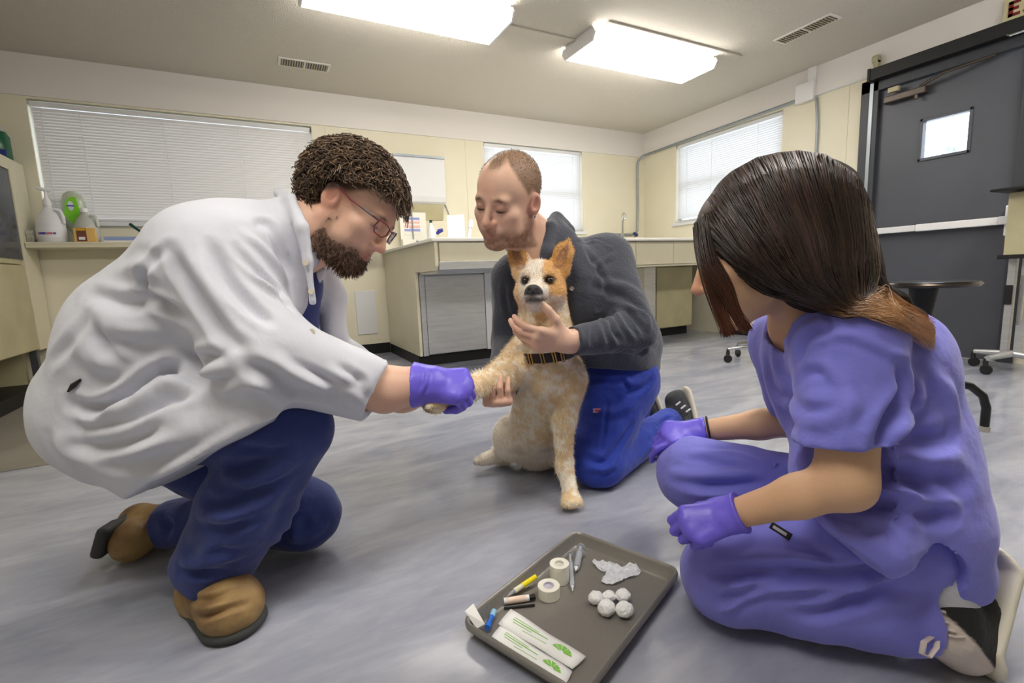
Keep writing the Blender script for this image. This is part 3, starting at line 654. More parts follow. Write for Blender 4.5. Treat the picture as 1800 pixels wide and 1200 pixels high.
class Field:
    def __init__(s, lo, hi, c, fine=()):
        s.ax = []
        for i in range(3):
            t, x = [], lo[i]
            while x < hi[i]:
                t.append(x); st = c
                for flo, fhi, fs in fine:
                    if flo[i] <= x <= fhi[i]: st = min(st, fs)
                x += st
            s.ax.append(np.array(t, np.float32))
        s.d = np.full([len(a) for a in s.ax], 0.5, np.float32)
    def _sl(s, lo, hi):
        return tuple(slice(max(0, int(np.searchsorted(s.ax[i], lo[i])) - 1), int(np.searchsorted(s.ax[i], hi[i])) + 1) for i in range(3))
    def _ev(s, p, m):
        sl = s._sl(p[1] - m, p[2] + m)
        if any(q.stop - q.start < 1 for q in sl): return sl, None
        return sl, p[0](s.ax[0][sl[0]][:, None, None], s.ax[1][sl[1]][None, :, None], s.ax[2][sl[2]][None, None, :]).astype(np.float32)
    def add(s, prims, k=0.02):
        for p in (prims if isinstance(prims, list) else [prims]):
            sl, e = s._ev(p, k + 0.03)
            if e is None or e.size == 0: continue
            d = s.d[sl]; h = np.clip(0.5 + 0.5 * (d - e) / k, 0, 1)
            s.d[sl] = d * (1 - h) + e * h - k * h * (1 - h)
        return s
    def sub(s, prims, k=0.01):
        for p in (prims if isinstance(prims, list) else [prims]):
            sl, e = s._ev(p, k + 0.03)
            if e is None or e.size == 0: continue
            d = s.d[sl]; e = -e; h = np.clip(0.5 - 0.5 * (d - e) / k, 0, 1)
            s.d[sl] = d * (1 - h) + e * h + k * h * (1 - h)
        return s
    def cut(s, c, n, within=None):
        """remove everything on the side the normal n points to, optionally only inside a sphere (centre, radius)"""
        c, n = np.array(c, float), unit(n)
        x, y, z = s.ax[0][:, None, None], s.ax[1][None, :, None], s.ax[2][None, None, :]
        e = ((x - c[0]) * n[0] + (y - c[1]) * n[1] + (z - c[2]) * n[2]).astype(np.float32)
        if within is not None:
            w = np.array(within[0], float)
            q = np.sqrt((x - w[0]) ** 2 + (y - w[1]) ** 2 + (z - w[2]) ** 2) - within[1]
            e = np.where(q < 0, e, -0.5).astype(np.float32)
        s.d = np.maximum(s.d, e); return s
    def mesh(s, smooth=2):
        d = s.d; I = d < 0
        nx, ny, nz = d.shape
        cnt = np.zeros((nx - 1, ny - 1, nz - 1), np.int8)
        for i in (0, 1):
            for j in (0, 1):
                for k in (0, 1): cnt += I[i:nx - 1 + i, j:ny - 1 + j, k:nz - 1 + k]
        act = (cnt > 0) & (cnt < 8)
        ci, cj, ck = np.nonzero(act)
        idx = np.full(act.shape, -1, np.int32); idx[ci, cj, ck] = np.arange(len(ci))
        cor = {(i, j, k): d[ci + i, cj + j, ck + k] for i in (0, 1) for j in (0, 1) for k in (0, 1)}
        pos = np.zeros((len(ci), 3), np.float32); n = np.zeros(len(ci), np.float32)
        for axis in range(3):
            o = [q for q in range(3) if q != axis]
            for a in (0, 1):
                for b in (0, 1):
                    c0 = [0, 0, 0]; c0[o[0]] = a; c0[o[1]] = b; c1 = list(c0); c1[axis] = 1
                    v0, v1 = cor[tuple(c0)], cor[tuple(c1)]
                    m = (v0 < 0) != (v1 < 0)
                    t = np.where(m, v0 / np.where(m, v0 - v1, 1), 0)
                    for q in range(3):
                        pos[:, q] += np.where(m, t if q == axis else c0[q], 0)
                    n += m
        pos /= n[:, None]
        V = np.stack([s.ax[q][c] + pos[:, q] * (s.ax[q][c + 1] - s.ax[q][c]) for q, c in enumerate((ci, cj, ck))], 1).astype(np.float64)
        Q = []
        for axis in range(3):
            sl0 = [slice(1, -1)] * 3; sl0[axis] = slice(0, -1)
            sl1 = [slice(1, -1)] * 3; sl1[axis] = slice(1, None)
            a, b = I[tuple(sl0)], I[tuple(sl1)]
            e = np.nonzero(a != b); flip = a[e]
            p = [e[q] + (0 if q == axis else 1) for q in range(3)]
            o = [(axis + 1) % 3, (axis + 2) % 3]
            def cell(da, db):
                c = [p[0].copy(), p[1].copy(), p[2].copy()]; c[o[0]] -= da; c[o[1]] -= db
                return idx[c[0], c[1], c[2]]
            q4 = np.stack([cell(1, 1), cell(0, 1), cell(0, 0), cell(1, 0)], 1)
            q4[~flip] = q4[~flip][:, ::-1]
            Q.append(q4)
        Q = np.concatenate(Q); Q = Q[(Q >= 0).all(1)]
        return Skin(V, Q).relax(smooth)

_rng = np.random.RandomState(7)
_lat = _rng.rand(32, 32, 32)
def noise3(P, sc):
    q = np.asarray(P) * sc; i = np.floor(q).astype(int); f = q - i; f = f * f * (3 - 2 * f); r = 0
    for a in (0, 1):
        for b in (0, 1):
            for c in (0, 1):
                w = (f[:, 0] if a else 1 - f[:, 0]) * (f[:, 1] if b else 1 - f[:, 1]) * (f[:, 2] if c else 1 - f[:, 2])
                r = r + w * _lat[(i[:, 0] + a) % 32, (i[:, 1] + b) % 32, (i[:, 2] + c) % 32]
    return r * 2 - 1
def sstep(x, a, b): t = np.clip((x - a) / (b - a), 0, 1); return t * t * (3 - 2 * t)

class Skin:
    def __init__(s, V, Q): s.V, s.Q, s.C = V, Q, None
    def relax(s, n, mask=None):
        if n:
            Q = s.Q; e = np.concatenate([Q[:, [0, 1]], Q[:, [1, 2]], Q[:, [2, 3]], Q[:, [3, 0]]]); N = len(s.V)
            deg = np.bincount(e[:, 0], minlength=N) + np.bincount(e[:, 1], minlength=N)
            for _ in range(n):
                acc = np.stack([np.bincount(e[:, 0], s.V[e[:, 1], k], N) + np.bincount(e[:, 1], s.V[e[:, 0], k], N) for k in range(3)], 1) / np.maximum(deg, 1)[:, None]
                m = 0.5 if mask is None else 0.5 * mask[:, None]
                s.V = s.V + (acc - s.V) * m
        return s
    def normals(s):
        a, b, c, d = (s.V[s.Q[:, k]] for k in range(4)); n = np.cross(c - a, d - b); N = np.zeros_like(s.V)
        for k in range(4):
            for q in range(3): N[:, q] += np.bincount(s.Q[:, k], n[:, q], len(s.V))
        return N / (np.linalg.norm(N, axis=1)[:, None] + 1e-12)
    def hit(s, px, py, N=None):
        """front-most surface point at a picture position (used to place folds and seams on the cloth)"""
        D = s.V - A(0, 0, CAMZ); w = D @ CF
        x = 900 + FPX * (D @ CR) / w; y = 600 - FPX * (D @ CU) / w
        r = np.hypot(x - px, y - py); m = r < max(9, r.min() * 1.5 + 1)
        i = np.nonzero(m)[0]; return s.V[i[np.argmin(w[i])]]
    def dist(s, P, closed=False):
        best = np.full(len(s.V), 9.0); P = np.array(P)
        for a, b in zip(P[:-1], P[1:]):
            ab = b - a; t = np.clip(((s.V - a) @ ab) / max(ab @ ab, 1e-9), 0, 1)
            best = np.minimum(best, np.linalg.norm(s.V - a - t[:, None] * ab, axis=1))
        return best
    def folds(s, L, gain=1.6):
        """L: list of (picture polyline, width m, height m); ridge when positive, crease when negative, ends fade"""
        N = s.normals()
        off = np.zeros(len(s.V))
        for pl, w, hgt in L:
            P = [s.hit(*p) for p in pl]
            # denser curve (Catmull-Rom)
            Pd = []
            E = [2 * P[0] - P[1]] + P + [2 * P[-1] - P[-2]]
            for i in range(1, len(E) - 2):
                for t in np.linspace(0, 1, 5)[:-1]:
                    p0, p1, p2, p3 = E[i - 1], E[i], E[i + 1], E[i + 2]
                    Pd.append(0.5 * (2 * p1 + (p2 - p0) * t + (2 * p0 - 5 * p1 + 4 * p2 - p3) * t * t + (3 * p1 - p0 - 3 * p2 + p3) * t ** 3))
            Pd.append(P[-1]); Pd = np.array(Pd)
            best = np.full(len(s.V), 9.0); par = np.zeros(len(s.V)); n = len(Pd) - 1
            lo, hi = Pd.min(0) - 4 * w, Pd.max(0) + 4 * w
            sel = np.nonzero(((s.V > lo) & (s.V < hi)).all(1))[0]
            if not len(sel): continue
            Vs = s.V[sel]; bs = np.full(len(sel), 9.0); ps = np.zeros(len(sel))
            for i in range(n):
                ab = Pd[i + 1] - Pd[i]; t = np.clip(((Vs - Pd[i]) @ ab) / max(ab @ ab, 1e-9), 0, 1)
                dd = np.linalg.norm(Vs - Pd[i] - t[:, None] * ab, axis=1)
                m = dd < bs; bs[m] = dd[m]; ps[m] = (i + t[m]) / n
            fade = np.sin(np.clip(ps, 0, 1) * np.pi * 0.96 + 0.06) ** 0.6
            u = bs / w
            prof = np.exp(-u * u) - 0.38 * np.exp(-((u - 1.9) / 0.8) ** 2)
            off[sel] += hgt * gain * prof * fade
        s.V = s.V + N * off[:, None]
        return s
    def wrinkle(s, sc, amp, stretch=None, seed=0.0):
        P = s.V + seed
        if stretch is not None: P = P * np.array(stretch)
        N = s.normals(); s.V = s.V + N * (noise3(P, sc) * amp)[:, None]; return s
    def paint(s, fn): s.C = fn(s.V); return s
    def build(s, name, mat, parent=None):
        me = bpy.data.meshes.new(name); V, Q = s.V, s.Q
        me.vertices.add(len(V)); me.vertices.foreach_set('co', V.astype(np.float32).ravel())
        me.loops.add(Q.size); me.loops.foreach_set('vertex_index', Q.astype(np.int32).ravel())
        me.polygons.add(len(Q)); me.polygons.foreach_set('loop_start', np.arange(0, Q.size, 4, dtype=np.int32))
        try: me.polygons.foreach_set('loop_total', np.full(len(Q), 4, np.int32))
        except Exception: pass
        me.update(calc_edges=True); me.validate()
        if s.C is not None:
            a = me.color_attributes.new('Col', 'FLOAT_COLOR', 'POINT')
            a.data.foreach_set('color', np.concatenate([s.C, np.ones((len(V), 1))], 1).astype(np.float32).ravel())
        return link(name, me, mat, parent, True)

def field_of(prims, c, fine=(), pad=0.04):
    lo = np.min([p[1] for p in prims], 0) - pad; hi = np.max([p[2] for p in prims], 0) + pad
    return Field(lo, hi, c, fine)

def mixc(base, col, w): return base * (1 - w[:, None]) + np.array(s2l(col))[None] * w[:, None]
def flatc(n, col): return np.tile(np.array(s2l(col)), (n, 1))

# ------------------------------------------------------------------ hands
def hand(wrist, fdir, back, thumb_side, curls, thumb, sc=1.0, fat=1.0, spread=0.0, wr=0.027):
    """fdir: wrist to knuckles; back: out of the back of the hand; thumb_side: +1 when the thumb lies along cross(fdir, back).
    curls: 4 x (mcp, pip, dip) radians from index to little finger; thumb: (out, fold, bend1, bend2)"""
    y = unit(fdir); z = unit(np.array(back) - y * (np.array(back) @ y)); x = np.cross(y, z) * thumb_side
    w = np.array(wrist, float)
    G = lambda a, b, c: w + (x * a + y * b + z * c) * sc
    P = []
    kx = (0.029, 0.0095, -0.0105, -0.029); ky = (0.088, 0.092, 0.087, 0.077)
    LN = ((0.043, 0.026, 0.021), (0.047, 0.029, 0.022), (0.043, 0.027, 0.021), (0.034, 0.020, 0.019))
    P.append((cone(G(0, -0.01, 0), G(0, 0.02, 0), wr * sc, 0.028 * sc * fat, z, 0.78), 0.02))
    P.append((cone(G(0.008, 0.03, -0.003), G(0.0, 0.07, -0.002), 0.03 * sc * fat, 0.034 * sc * fat, z, 0.45), 0.015))
    for i in range(4):
        k = G(kx[i], ky[i], 0.002)
        P.append((cone(G(kx[i] * .5, 0.02, 0), k, 0.013 * sc * fat, 0.0118 * sc * fat), 0.012))
        a = 0.0; p = k; r0 = (0.0092, 0.0095, 0.0091, 0.0081)[i] * sc * fat
        sp = spread * (1.5 - i) * 0.12
        for j in range(3):
            a += curls[i][j]
            dr = (y * math.cos(a) - z * math.sin(a)); dr = unit(dr + x * sp)
            q = p + dr * LN[i][j] * sc
            P.append((cone(p, q, r0 * (1 - 0.07 * j), r0 * (0.93 - 0.07 * j)), 0.0028))
            p = q
    o, fo, b1, b2 = thumb
    p = G(0.020, 0.022, -0.008)
    d0 = unit(x * math.sin(o) + y * math.cos(o)); d0 = unit(d0 * math.cos(fo) - z * math.sin(fo))
    q = p + d0 * 0.046 * sc; P.append((cone(p, q, 0.0165 * sc * fat, 0.0125 * sc * fat), 0.012))
    inw = unit(-x * math.cos(o) + y * math.sin(o) - z * 0.6); d1 = unit(d0 * math.cos(b1) + inw * math.sin(b1)); p = q; q = p + d1 * 0.034 * sc
    P.append((cone(p, q, 0.012 * sc * fat, 0.0105 * sc * fat), 0.005))
    d2 = unit(d1 * math.cos(b2) + inw * math.sin(b2)); P.append((cone(q, q + d2 * 0.025 * sc, 0.0105 * sc * fat, 0.009 * sc * fat), 0.005))
    return P
def put(F, PK):
    for p, k in PK: F.add(p, k)

# ------------------------------------------------------------------ heads
class Head:
    def __init__(s, c, fwd, up, sc=1.0): s.c = np.array(c, float); s.R = frame(fwd, up); s.sc = sc
    def g(s, x, y, z): return s.c + s.R @ (A(x, y, z) * s.sc)
    def loc(s, V): return ((V - s.c) @ s.R) / s.sc
    def e(s, c, r): return ell(s.g(*c), A(*r) * s.sc, s.R)
    def cn(s, a, b, ra, rb, n=None, q=1.0): return cone(s.g(*a), s.g(*b), ra * s.sc, rb * s.sc, None if n is None else s.R @ A(*n), q)
    def sculpt(s, F, jaw=1.0, cheek=1.0, lids=0.6, nose=1.0, brow=1.0):
        F.add(s.e((0, -0.018, 0.030), (0.075, 0.096, 0.086)), 0.02)
        F.add(s.e((0, 0.020, 0.025), (0.068, 0.070, 0.075)), 0.02)
        F.add(s.e((0, 0.030, -0.045), (0.060 * jaw, 0.062, 0.070)), 0.03)
        for q in (-1, 1):
            F.add(s.cn((q * 0.054 * jaw, -0.005, -0.055), (q * 0.016, 0.070, -0.103), 0.020, 0.017), 0.025)
            F.add(s.e((q * 0.042, 0.060, -0.030), (0.024 * cheek, 0.022, 0.022)), 0.02)
            F.add(s.e((q * 0.035, 0.052, -0.062), (0.024 * cheek, 0.026, 0.026)), 0.02)
        F.add(s.e((0, 0.075, -0.106), (0.022, 0.018, 0.016)), 0.018)
        F.add(s.cn((-0.036, 0.077, 0.012), (0.036, 0.077, 0.012), 0.012 * brow, 0.012 * brow), 0.015)
        for q in (-1, 1):
            F.sub(s.e((q * 0.031, 0.100, -0.006), (0.018, 0.017, 0.010)), 0.012)
        F.add(s.e((0, 0.078, -0.072), (0.030, 0.018, 0.022)), 0.016)
        F.add(s.cn((0, 0.088, 0.002), (0, 0.108 * nose, -0.036), 0.0075, 0.0095), 0.009)
        F.add(s.e((0, 0.108 * nose, -0.040), (0.0115, 0.0125, 0.0105)), 0.006)
        for q in (-1, 1):
            F.add(s.e((q * 0.0125, 0.096, -0.044), (0.0078, 0.011, 0.0080)), 0.006)
            F.sub(s.e((q * 0.0065, 0.106, -0.0525), (0.0038, 0.0055, 0.004)), 0.003)
        F.add(s.cn((-0.018, 0.088, -0.0705), (0, 0.0965, -0.0685), 0.0048, 0.0065), 0.004)
        F.add(s.cn((0.018, 0.088, -0.0705), (0, 0.0965, -0.0685), 0.0048, 0.0065), 0.004)
        F.add(s.cn((-0.015, 0.088, -0.0795), (0.015, 0.088, -0.0795), 0.0065, 0.0065), 0.005)
        F.sub(s.cn((-0.021, 0.0945, -0.0748), (0.021, 0.0945, -0.0748), 0.0014, 0.0014), 0.002)
        F.sub(s.cn((-0.013, 0.099, -0.090), (0.013, 0.099, -0.090), 0.007, 0.007), 0.008)
        for q in (-1, 1):                                     # eyelids closing over the eye
            F.add(s.e((q * 0.031, 0.0765, -0.006), (0.0150, 0.0125, 0.0115)), 0.004)
            F.add(s.e((q * 0.031, 0.0785, -0.001), (0.0165, 0.0120, 0.0070)), 0.003)
        for q in (-1, 1):                                     # ears
            ec = s.g(q * 0.0775, -0.010, -0.012)
            Re = s.R @ np.array(Matrix.Rotation(q * 0.35, 3, 'Z') @ Matrix.Rotation(0.18, 3, 'X'))
            F.add(ell(ec, A(0.009, 0.0195, 0.031) * s.sc, Re), 0.006)
            F.sub(ell(ec + Re @ A(q * 0.0075, 0.003, 0.004) * s.sc, A(0.0055, 0.0115, 0.018) * s.sc, Re), 0.004)
            F.sub(ell(ec + Re @ A(q * 0.006, 0.010, -0.004) * s.sc, A(0.007, 0.006, 0.008) * s.sc, Re), 0.004)
            F.add(ell(ec + Re @ A(q * 0.002, 0.013, -0.006) * s.sc, A(0.004, 0.004, 0.007) * s.sc, Re), 0.004)
        return F

# strand mesh: list of polylines -> thin tubes in one mesh
def strands(name, polys, r0, r1, mat, parent, cols=None, n=3, centre=None):
    P = np.array(polys, float); S, K, _ = P.shape
    T = np.gradient(P, axis=1); T /= np.linalg.norm(T, axis=2, keepdims=True) + 1e-9
    ref = np.tile(np.array([0.3, 0.5, 0.8]), (S, K, 1)) if centre is None else P - np.array(centre); a = np.cross(T, ref); a /= np.linalg.norm(a, axis=2, keepdims=True) + 1e-9
    b = np.cross(T, a); t = np.linspace(0, 1, K)[None, :, None]
    R = (np.asarray(r0).reshape(-1, 1, 1) * (1 - t) + np.asarray(r1).reshape(-1, 1, 1) * t)
    V = np.stack([P + R * (a * math.cos(2 * math.pi * k / n) + b * math.sin(2 * math.pi * k / n)) for k in range(n)], 2).reshape(-1, 3)
    i = np.arange(S)[:, None, None] * K * n; j = np.arange(K - 1)[None, :, None] * n; k = np.arange(n)[None, None, :]
    q0 = i + j + k; q1 = i + j + (k + 1) % n
    Q = np.stack([q0, q1, q1 + n, q0 + n], -1).reshape(-1, 4)
    sk = Skin(V, Q)
    if cols is not None:
        c = np.array(cols, float)
        sk.C = np.repeat(c[:, None, :], K * n, 1).reshape(-1, 3) if c.ndim == 2 else np.repeat(c, n, 1).reshape(-1, 3)
    return sk.build(name, mat, parent)
# ------------------------------------------------------------------ shared people materials
m_skin = M('skin', (215, 165, 140), 0.48, attr='Col', bump=(260, 0.06, 2), spec=0.35)
m_coat = M('white_coat_cotton', (210, 212, 222), 0.75, bump=(45, 0.12, 3), sheen=0.15)
m_navy = M('navy_scrub_cotton', (50, 64, 128), 0.8, bump=(60, 0.22, 3), sheen=0.15, var=(9, (44, 56, 116), 0.3))
m_royal = M('royal_blue_scrub_cotton', (38, 66, 178), 0.8, bump=(60, 0.22, 3), sheen=0.15, var=(9, (32, 56, 160), 0.3))
m_peri = M('periwinkle_scrub_cotton', (128, 128, 220), 0.8, bump=(55, 0.2, 3), sheen=0.2, var=(7, (118, 118, 210), 0.3))
m_grshirt = M('charcoal_knit', (66, 70, 82), 0.85, bump=(120, 0.3, 2), sheen=0.25)
m_glove = M('purple_nitrile', (112, 98, 222), 0.38, bump=(70, 0.12, 3), spec=0.5)
m_boot = M('worn_tan_leather', (172, 142, 92), 0.6, bump=(22, 0.45, 5), var=(11, (116, 88, 60), 0.16))
m_sole = M('dark_boot_sole', (58, 60, 60), 0.7, bump=(40, 0.2))
m_hair = M('hair', (70, 55, 45), 0.40, attr='Col', spec=0.6)
m_hairvol = M('hair_mass', (50, 38, 32), 0.75, attr='Col', spec=0.15, bump=(90, .5, 4))
ZUP = A(0, 0, 1)

# ------------------------------------------------------------------ man in the white coat, crouching at the left
doc = thing('person', (-0.15, 1.3, 0), 'man in a white lab coat and navy trousers crouching, holding the paw of the dog', 'person')
H1 = Head(at(622, 362, 1.12), view(0.79, -0.60, 0.10), view(0.60, 0.79, 0.0), 1.05)
pel, waist, chest, neckb = at(232, 712, 1.14), at(300, 600, 1.13), at(415, 490, 1.10), at(512, 420, 1.09)
Rsh, Lsh = at(372, 462, 0.98), at(450, 470, 1.27)
Rel, Rcu, Rwr = at(468, 628, 0.945), at(676, 684, 1.075), at(734, 676, 1.105)
Lel, Lcu, Lwr = at(530, 610, 1.33), at(640, 660, 1.27), at(704, 698, 1.20)
Rhip, Rkn, Ran = at(285, 745, 1.10), at(510, 758, 1.035), at(370, 1005, 1.09)
Lhip, Lkn, Lan = at(250, 750, 1.26), at(535, 902, 1.29), at(288, 920, 1.335)

P = [ell(H1.c, 0.16)] + chain([pel, waist, chest], [.2, .2, .2]) + [ell(Rkn, .1), ell(Ran, .1), ell(Lkn, .1), ell(Lan, .1), ell(Rwr, .1)]
F = field_of(P, 0.011, [(H1.c - 0.16, H1.c + 0.16, 0.0036)])
F.add(chain([pel, waist, chest, neckb], [.12, .13, .13, .07]), 0.04)
F.add([cone(Rsh, Lsh, .06, .06)], 0.04)
F.add(chain([Rsh, Rel, Rcu, Rwr], [.055, .052, .050, .043]), 0.02)
F.add(chain([Lsh, Lel, Lcu, Lwr], [.055, .05, .045, .04]), 0.02)
F.add(ell(Rwr + CR * 0.04, (.035, .035, .03)), 0.02); F.add(ell(Lwr + CR * 0.03, (.035, .03, .03)), 0.02)
F.add(chain([Rhip, Rkn, Ran], [.07, .06, .045]), 0.03); F.add(chain([Lhip, Lkn, Lan], [.085, .06, .045]), 0.03)
F.add(chain([neckb, H1.g(0, -0.035, -0.06)], [.078, .068]), 0.03)
F.add(chain([H1.g(0, -0.01, -0.085), neckb + CR * 0.035], [.052, .06]), 0.04)
H1.sculpt(F, jaw=1.10, cheek=1.2)
F.add(H1.e((0, 0.045, -0.100), (.042, .03, .03)), 0.03)
S = F.mesh(2)
BM = {}
def paint_doc(V):
    L = H1.loc(V); n = noise3(V, 90); x, y, z = L.T
    C = flatc(len(V), (226, 184, 160)); C = mixc(C, (216, 160, 138), 0.4 * sstep(noise3(V, 14), -.2, .8))
    inh = (np.linalg.norm(L, axis=1) < .19)
    ear = np.exp(-(((np.abs(x) - .08) / .02) ** 2 + ((y + .01) / .03) ** 2 + ((z + .012) / .036) ** 2)); C = mixc(C, (220, 140, 118), 0.6 * ear)
    C = mixc(C, (206, 120, 104), .5 * np.exp(-((x / .02) ** 2 + ((y - .108) / .02) ** 2 + ((z + .042) / .015) ** 2)))
    lips = np.exp(-((x / .024) ** 2 + ((y - .094) / .014) ** 2 + ((z + .075) / .008) ** 2)); C = mixc(C, (172, 92, 84), .9 * lips * inh)
    beard = sstep(-z + .25 * (y - .05), .062, .094) * sstep(y, .0, .035) + .55 * sstep(y, .006, .014) * sstep(-y, -.036, -.022) * sstep(-z, .016, .035)
    beard = np.clip(beard, 0, 1) * (1 - .95 * lips) * sstep(n, -2.2, .6) * (1 - sstep(-z, .128, .14)) * inh
    C = mixc(C, (92, 70, 56), .72 * beard); BM['b'] = beard
    brow = np.exp(-(((np.abs(x) - .032) / .018) ** 2 + ((z - .016 + .15 * np.abs(np.abs(x) - .03)) / .0045) ** 2)) * (y > .05); C = mixc(C, (60, 44, 36), .9 * brow)
    lash = np.exp(-(((np.abs(x) - .031) / .013) ** 2 + ((z + .0095) / .0026) ** 2)) * (y > .07); C = mixc(C, (52, 36, 32), .8 * lash)
    sc = sstep(z - (.055 + .0 * y) * sstep(y, .0, .07) + .06 * sstep(-y, .0, .05), .0, .02) * inh; C = mixc(C, (60, 46, 38), .9 * sc)
    return C
S.paint(paint_doc); S.build('body', m_skin, doc)

# hair: dense mop of curls
def curly(head, name, parent, n, thick, base_cols, allow, seed=3):
    rs = np.random.RandomState(seed); out = []; cols = []
    while len(out) < n:
        d = rs.normal(size=3); d /= np.linalg.norm(d)
        p = A(0, -0.018, 0.030) + d * A(.076, .097, .087)
        t = allow(p)
        if rs.rand() > t: continue
        N = unit(d / A(.076, .097, .087)); a = unit(np.cross(N, rs.normal(size=3))); b = np.cross(N, a)
        L = thick(p) * (0.45 + 0.75 * rs.rand()); R = 0.006 + 0.007 * rs.rand(); turns = 1.2 + 1.3 * rs.rand(); ph = rs.rand() * 6.28
        lean = unit(np.cross(N, rs.normal(size=3))) * L * 0.35
        k = np.linspace(0, 1, 13)
        q = p[None] - N * 0.004 + N[None] * (L * k)[:, None] + lean[None] * (k ** 2)[:, None]
        q = q + a[None] * (R * k ** .5 * np.cos(ph + turns * 6.28 * k))[:, None] + b[None] * (R * k ** .5 * np.sin(ph + turns * 6.28 * k))[:, None]
        q[:, 2] -= 0.02 * k ** 2 * L / .04
        out.append(head.c + (q * head.sc) @ head.R.T)
        c = np.array(s2l(base_cols[rs.randint(len(base_cols))])); cols.append(c * (0.75 + .5 * rs.rand()))
    return strands(name, out, 0.0016, 0.0011, m_hair, parent, cols, 3)
def dochair(p):
    x, y, z = p
    if y > 0.035: lim = 0.060
    elif y > -0.035: lim = 0.026 + (y + 0.035) * .55
    else: lim = -0.072
    return 1.0 if z > lim else 0.0
cap = Field(H1.c - 0.22, H1.c + 0.22, 0.005)
rs = np.random.RandomState(5); k = 0
while k < 150:
    d_ = unit(rs.normal(size=3)); p_ = A(0, -0.018, 0.030) + d_ * A(.078, .099, .090)
    if not dochair(p_): continue
    k += 1; up_ = 0.3 + 0.7 * max(0, d_[2])
    cap.add(ell(H1.g(*(p_ + d_ * 0.001 * up_)), (0.011 + 0.007 * rs.rand()) * (0.7 + .3 * up_)), 0.012)
hm = cap.mesh(1); hm.wrinkle(60, 0.004).wrinkle(130, 0.003)
hm.paint(lambda V: flatc(len(V), (78, 62, 50)) * (0.8 + .45 * noise3(V, 50)[:, None]))
hr = hm.build('hair', m_hairvol, doc)
curly(H1, 'curls', hr, 8000, lambda p: 0.030 + 0.014 * max(0, p[2] / .1), [(112, 90, 70), (92, 73, 58), (146, 121, 94), (74, 58, 48)], dochair)
# beard hairs
rs = np.random.RandomState(9); out = []; cols = []
L = H1.loc(S.V); NV = S.normals(); C_ = S.C
dark = (BM['b'] > .5) & (L[:, 1] > -.02)
for i in rs.choice(np.nonzero(dark)[0], 1700):
    nrm = NV[i]; dn = unit(nrm + H1.R @ A(0, .25, -.9) * .9 + rs.normal(size=3) * .35); ln = (.005 + .007 * rs.rand()) * (1.5 if L[i, 1] > .05 and L[i, 2] < -.085 else .8)
    k = np.linspace(0, 1, 4)[:, None]; out.append(S.V[i] + dn * ln * k + rs.normal(size=3) * .0015 * k); cols.append(np.array(s2l((104, 80, 62))) * (.6 + .8 * rs.rand()))
strands('beard', out, 0.0009, 0.0004, m_hair, doc, cols, 3)
# glasses
gl = None
m_gf = M('grey_red_frame', (92, 84, 90), 0.3, var=(30, (150, 40, 44), 0.12))
fr_ = MB()
for q in (-1, 1):
    R_ = [(q * .010, .104, .006), (q * .030, .103, .009), (q * .054, .094, .008), (q * .056, .093, -.010), (q * .048, .097, -.019), (q * .018, .103, -.019), (q * .009, .105, -.010), (q * .010, .104, .006)]
    fr_.tube([H1.g(*p) for p in R_], 0.0017, 6)
fr_.tube([H1.g(-.010, .105, .003), H1.g(0, .108, .005), H1.g(.010, .105, .003)], 0.0016, 6)
gl = fr_.build('glasses', m_gf, doc, True)
for q in (-1, 1):
    MB().tube([H1.g(q * .055, .093, .006), H1.g(q * .070, .085, .006), H1.g(q * .078, .03, .005), H1.g(q * .083, -.008, .012), H1.g(q * .082, -.022, .0)], 0.0024, 8).build('temple', m_gf, gl, True)
    a_ = [H1.g(q * .010, .1035, .006), H1.g(q * .030, .1025, .009), H1.g(q * .054, .0935, .008), H1.g(q * .056, .0925, -.010), H1.g(q * .048, .0965, -.019), H1.g(q * .018, .1025, -.019), H1.g(q * .009, .1045, -.010)]
    b_ = [p - H1.R @ A(0, .0012, 0) for p in a_]; n_ = len(a_)
    obj('lens', a_ + b_, [tuple(range(n_)), tuple(range(2 * n_ - 1, n_ - 1, -1))] + [(i, (i + 1) % n_, n_ + (i + 1) % n_, n_ + i) for i in range(n_)], m_glass, gl)

# shirt under the coat
F = field_of(chain([at(520, 430, 1.13), at(512, 590, 1.14)], [.09, .1]), 0.008)
F.add(chain([at(516, 425, 1.10), at(520, 500, 1.14), at(512, 590, 1.15)], [.052, .056, .062]), 0.03)
F.mesh(2).wrinkle(25, .003).build('shirt', m_navy, doc)

# coat
F = field_of(chain([pel, waist, chest], [.26, .26, .26]) + [ell(Rcu, .1), ell(Lcu, .1), ell(at(500, 740, 1.0), .1)], 0.0058)
F.add(chain([pel, waist, chest], [.155, .168, .172], CF, 1.2), 0.06)
F.add(cone(chest, neckb, .165, .095), 0.05)
F.add([cone(pel + CU * -.01 + CR * .01, at(360, 752, 1.02), .155, .128), cone(at(360, 752, 1.02), at(480, 735, .985), .130, .098)], 0.05)
F.add([cone(pel, at(290, 785, 1.06), .155, .120), cone(pel, at(420, 760, 1.26), .16, .11)], 0.05)
F.cut(at(250, 866, 1.05), view(.455, -.89, 0.0), None)
F.cut(at(503, 740, 1.0), view(1, -.03, 0), (at(590, 755, 1.02), .135))
F.sub(cone(at(556, 425, 1.09), at(556, 600, 1.10), .020, .024), 0.01)
F.add(chain([at(545, 440, 1.24), at(580, 520, 1.24), at(588, 590, 1.24)], [.05, .036, .030], CF, 1.4), 0.02)
F.add(cone(Rsh, Lsh, .105, .105), 0.05)
F.add(chain([at(440, 600, 1.28), at(610, 635, 1.28)], [.09, .05]), 0.03)
F.add(chain([Lsh, Lel, Lcu], [.095, .075, .056]), 0.03)
F.add(chain([Rsh, Rel, Rcu + (Rcu - Rel) * .08], [.108, .088, .062]), 0.035); F.add(cone(at(560, 672, 1.02), at(640, 700, 1.06), .05, .050), .03)
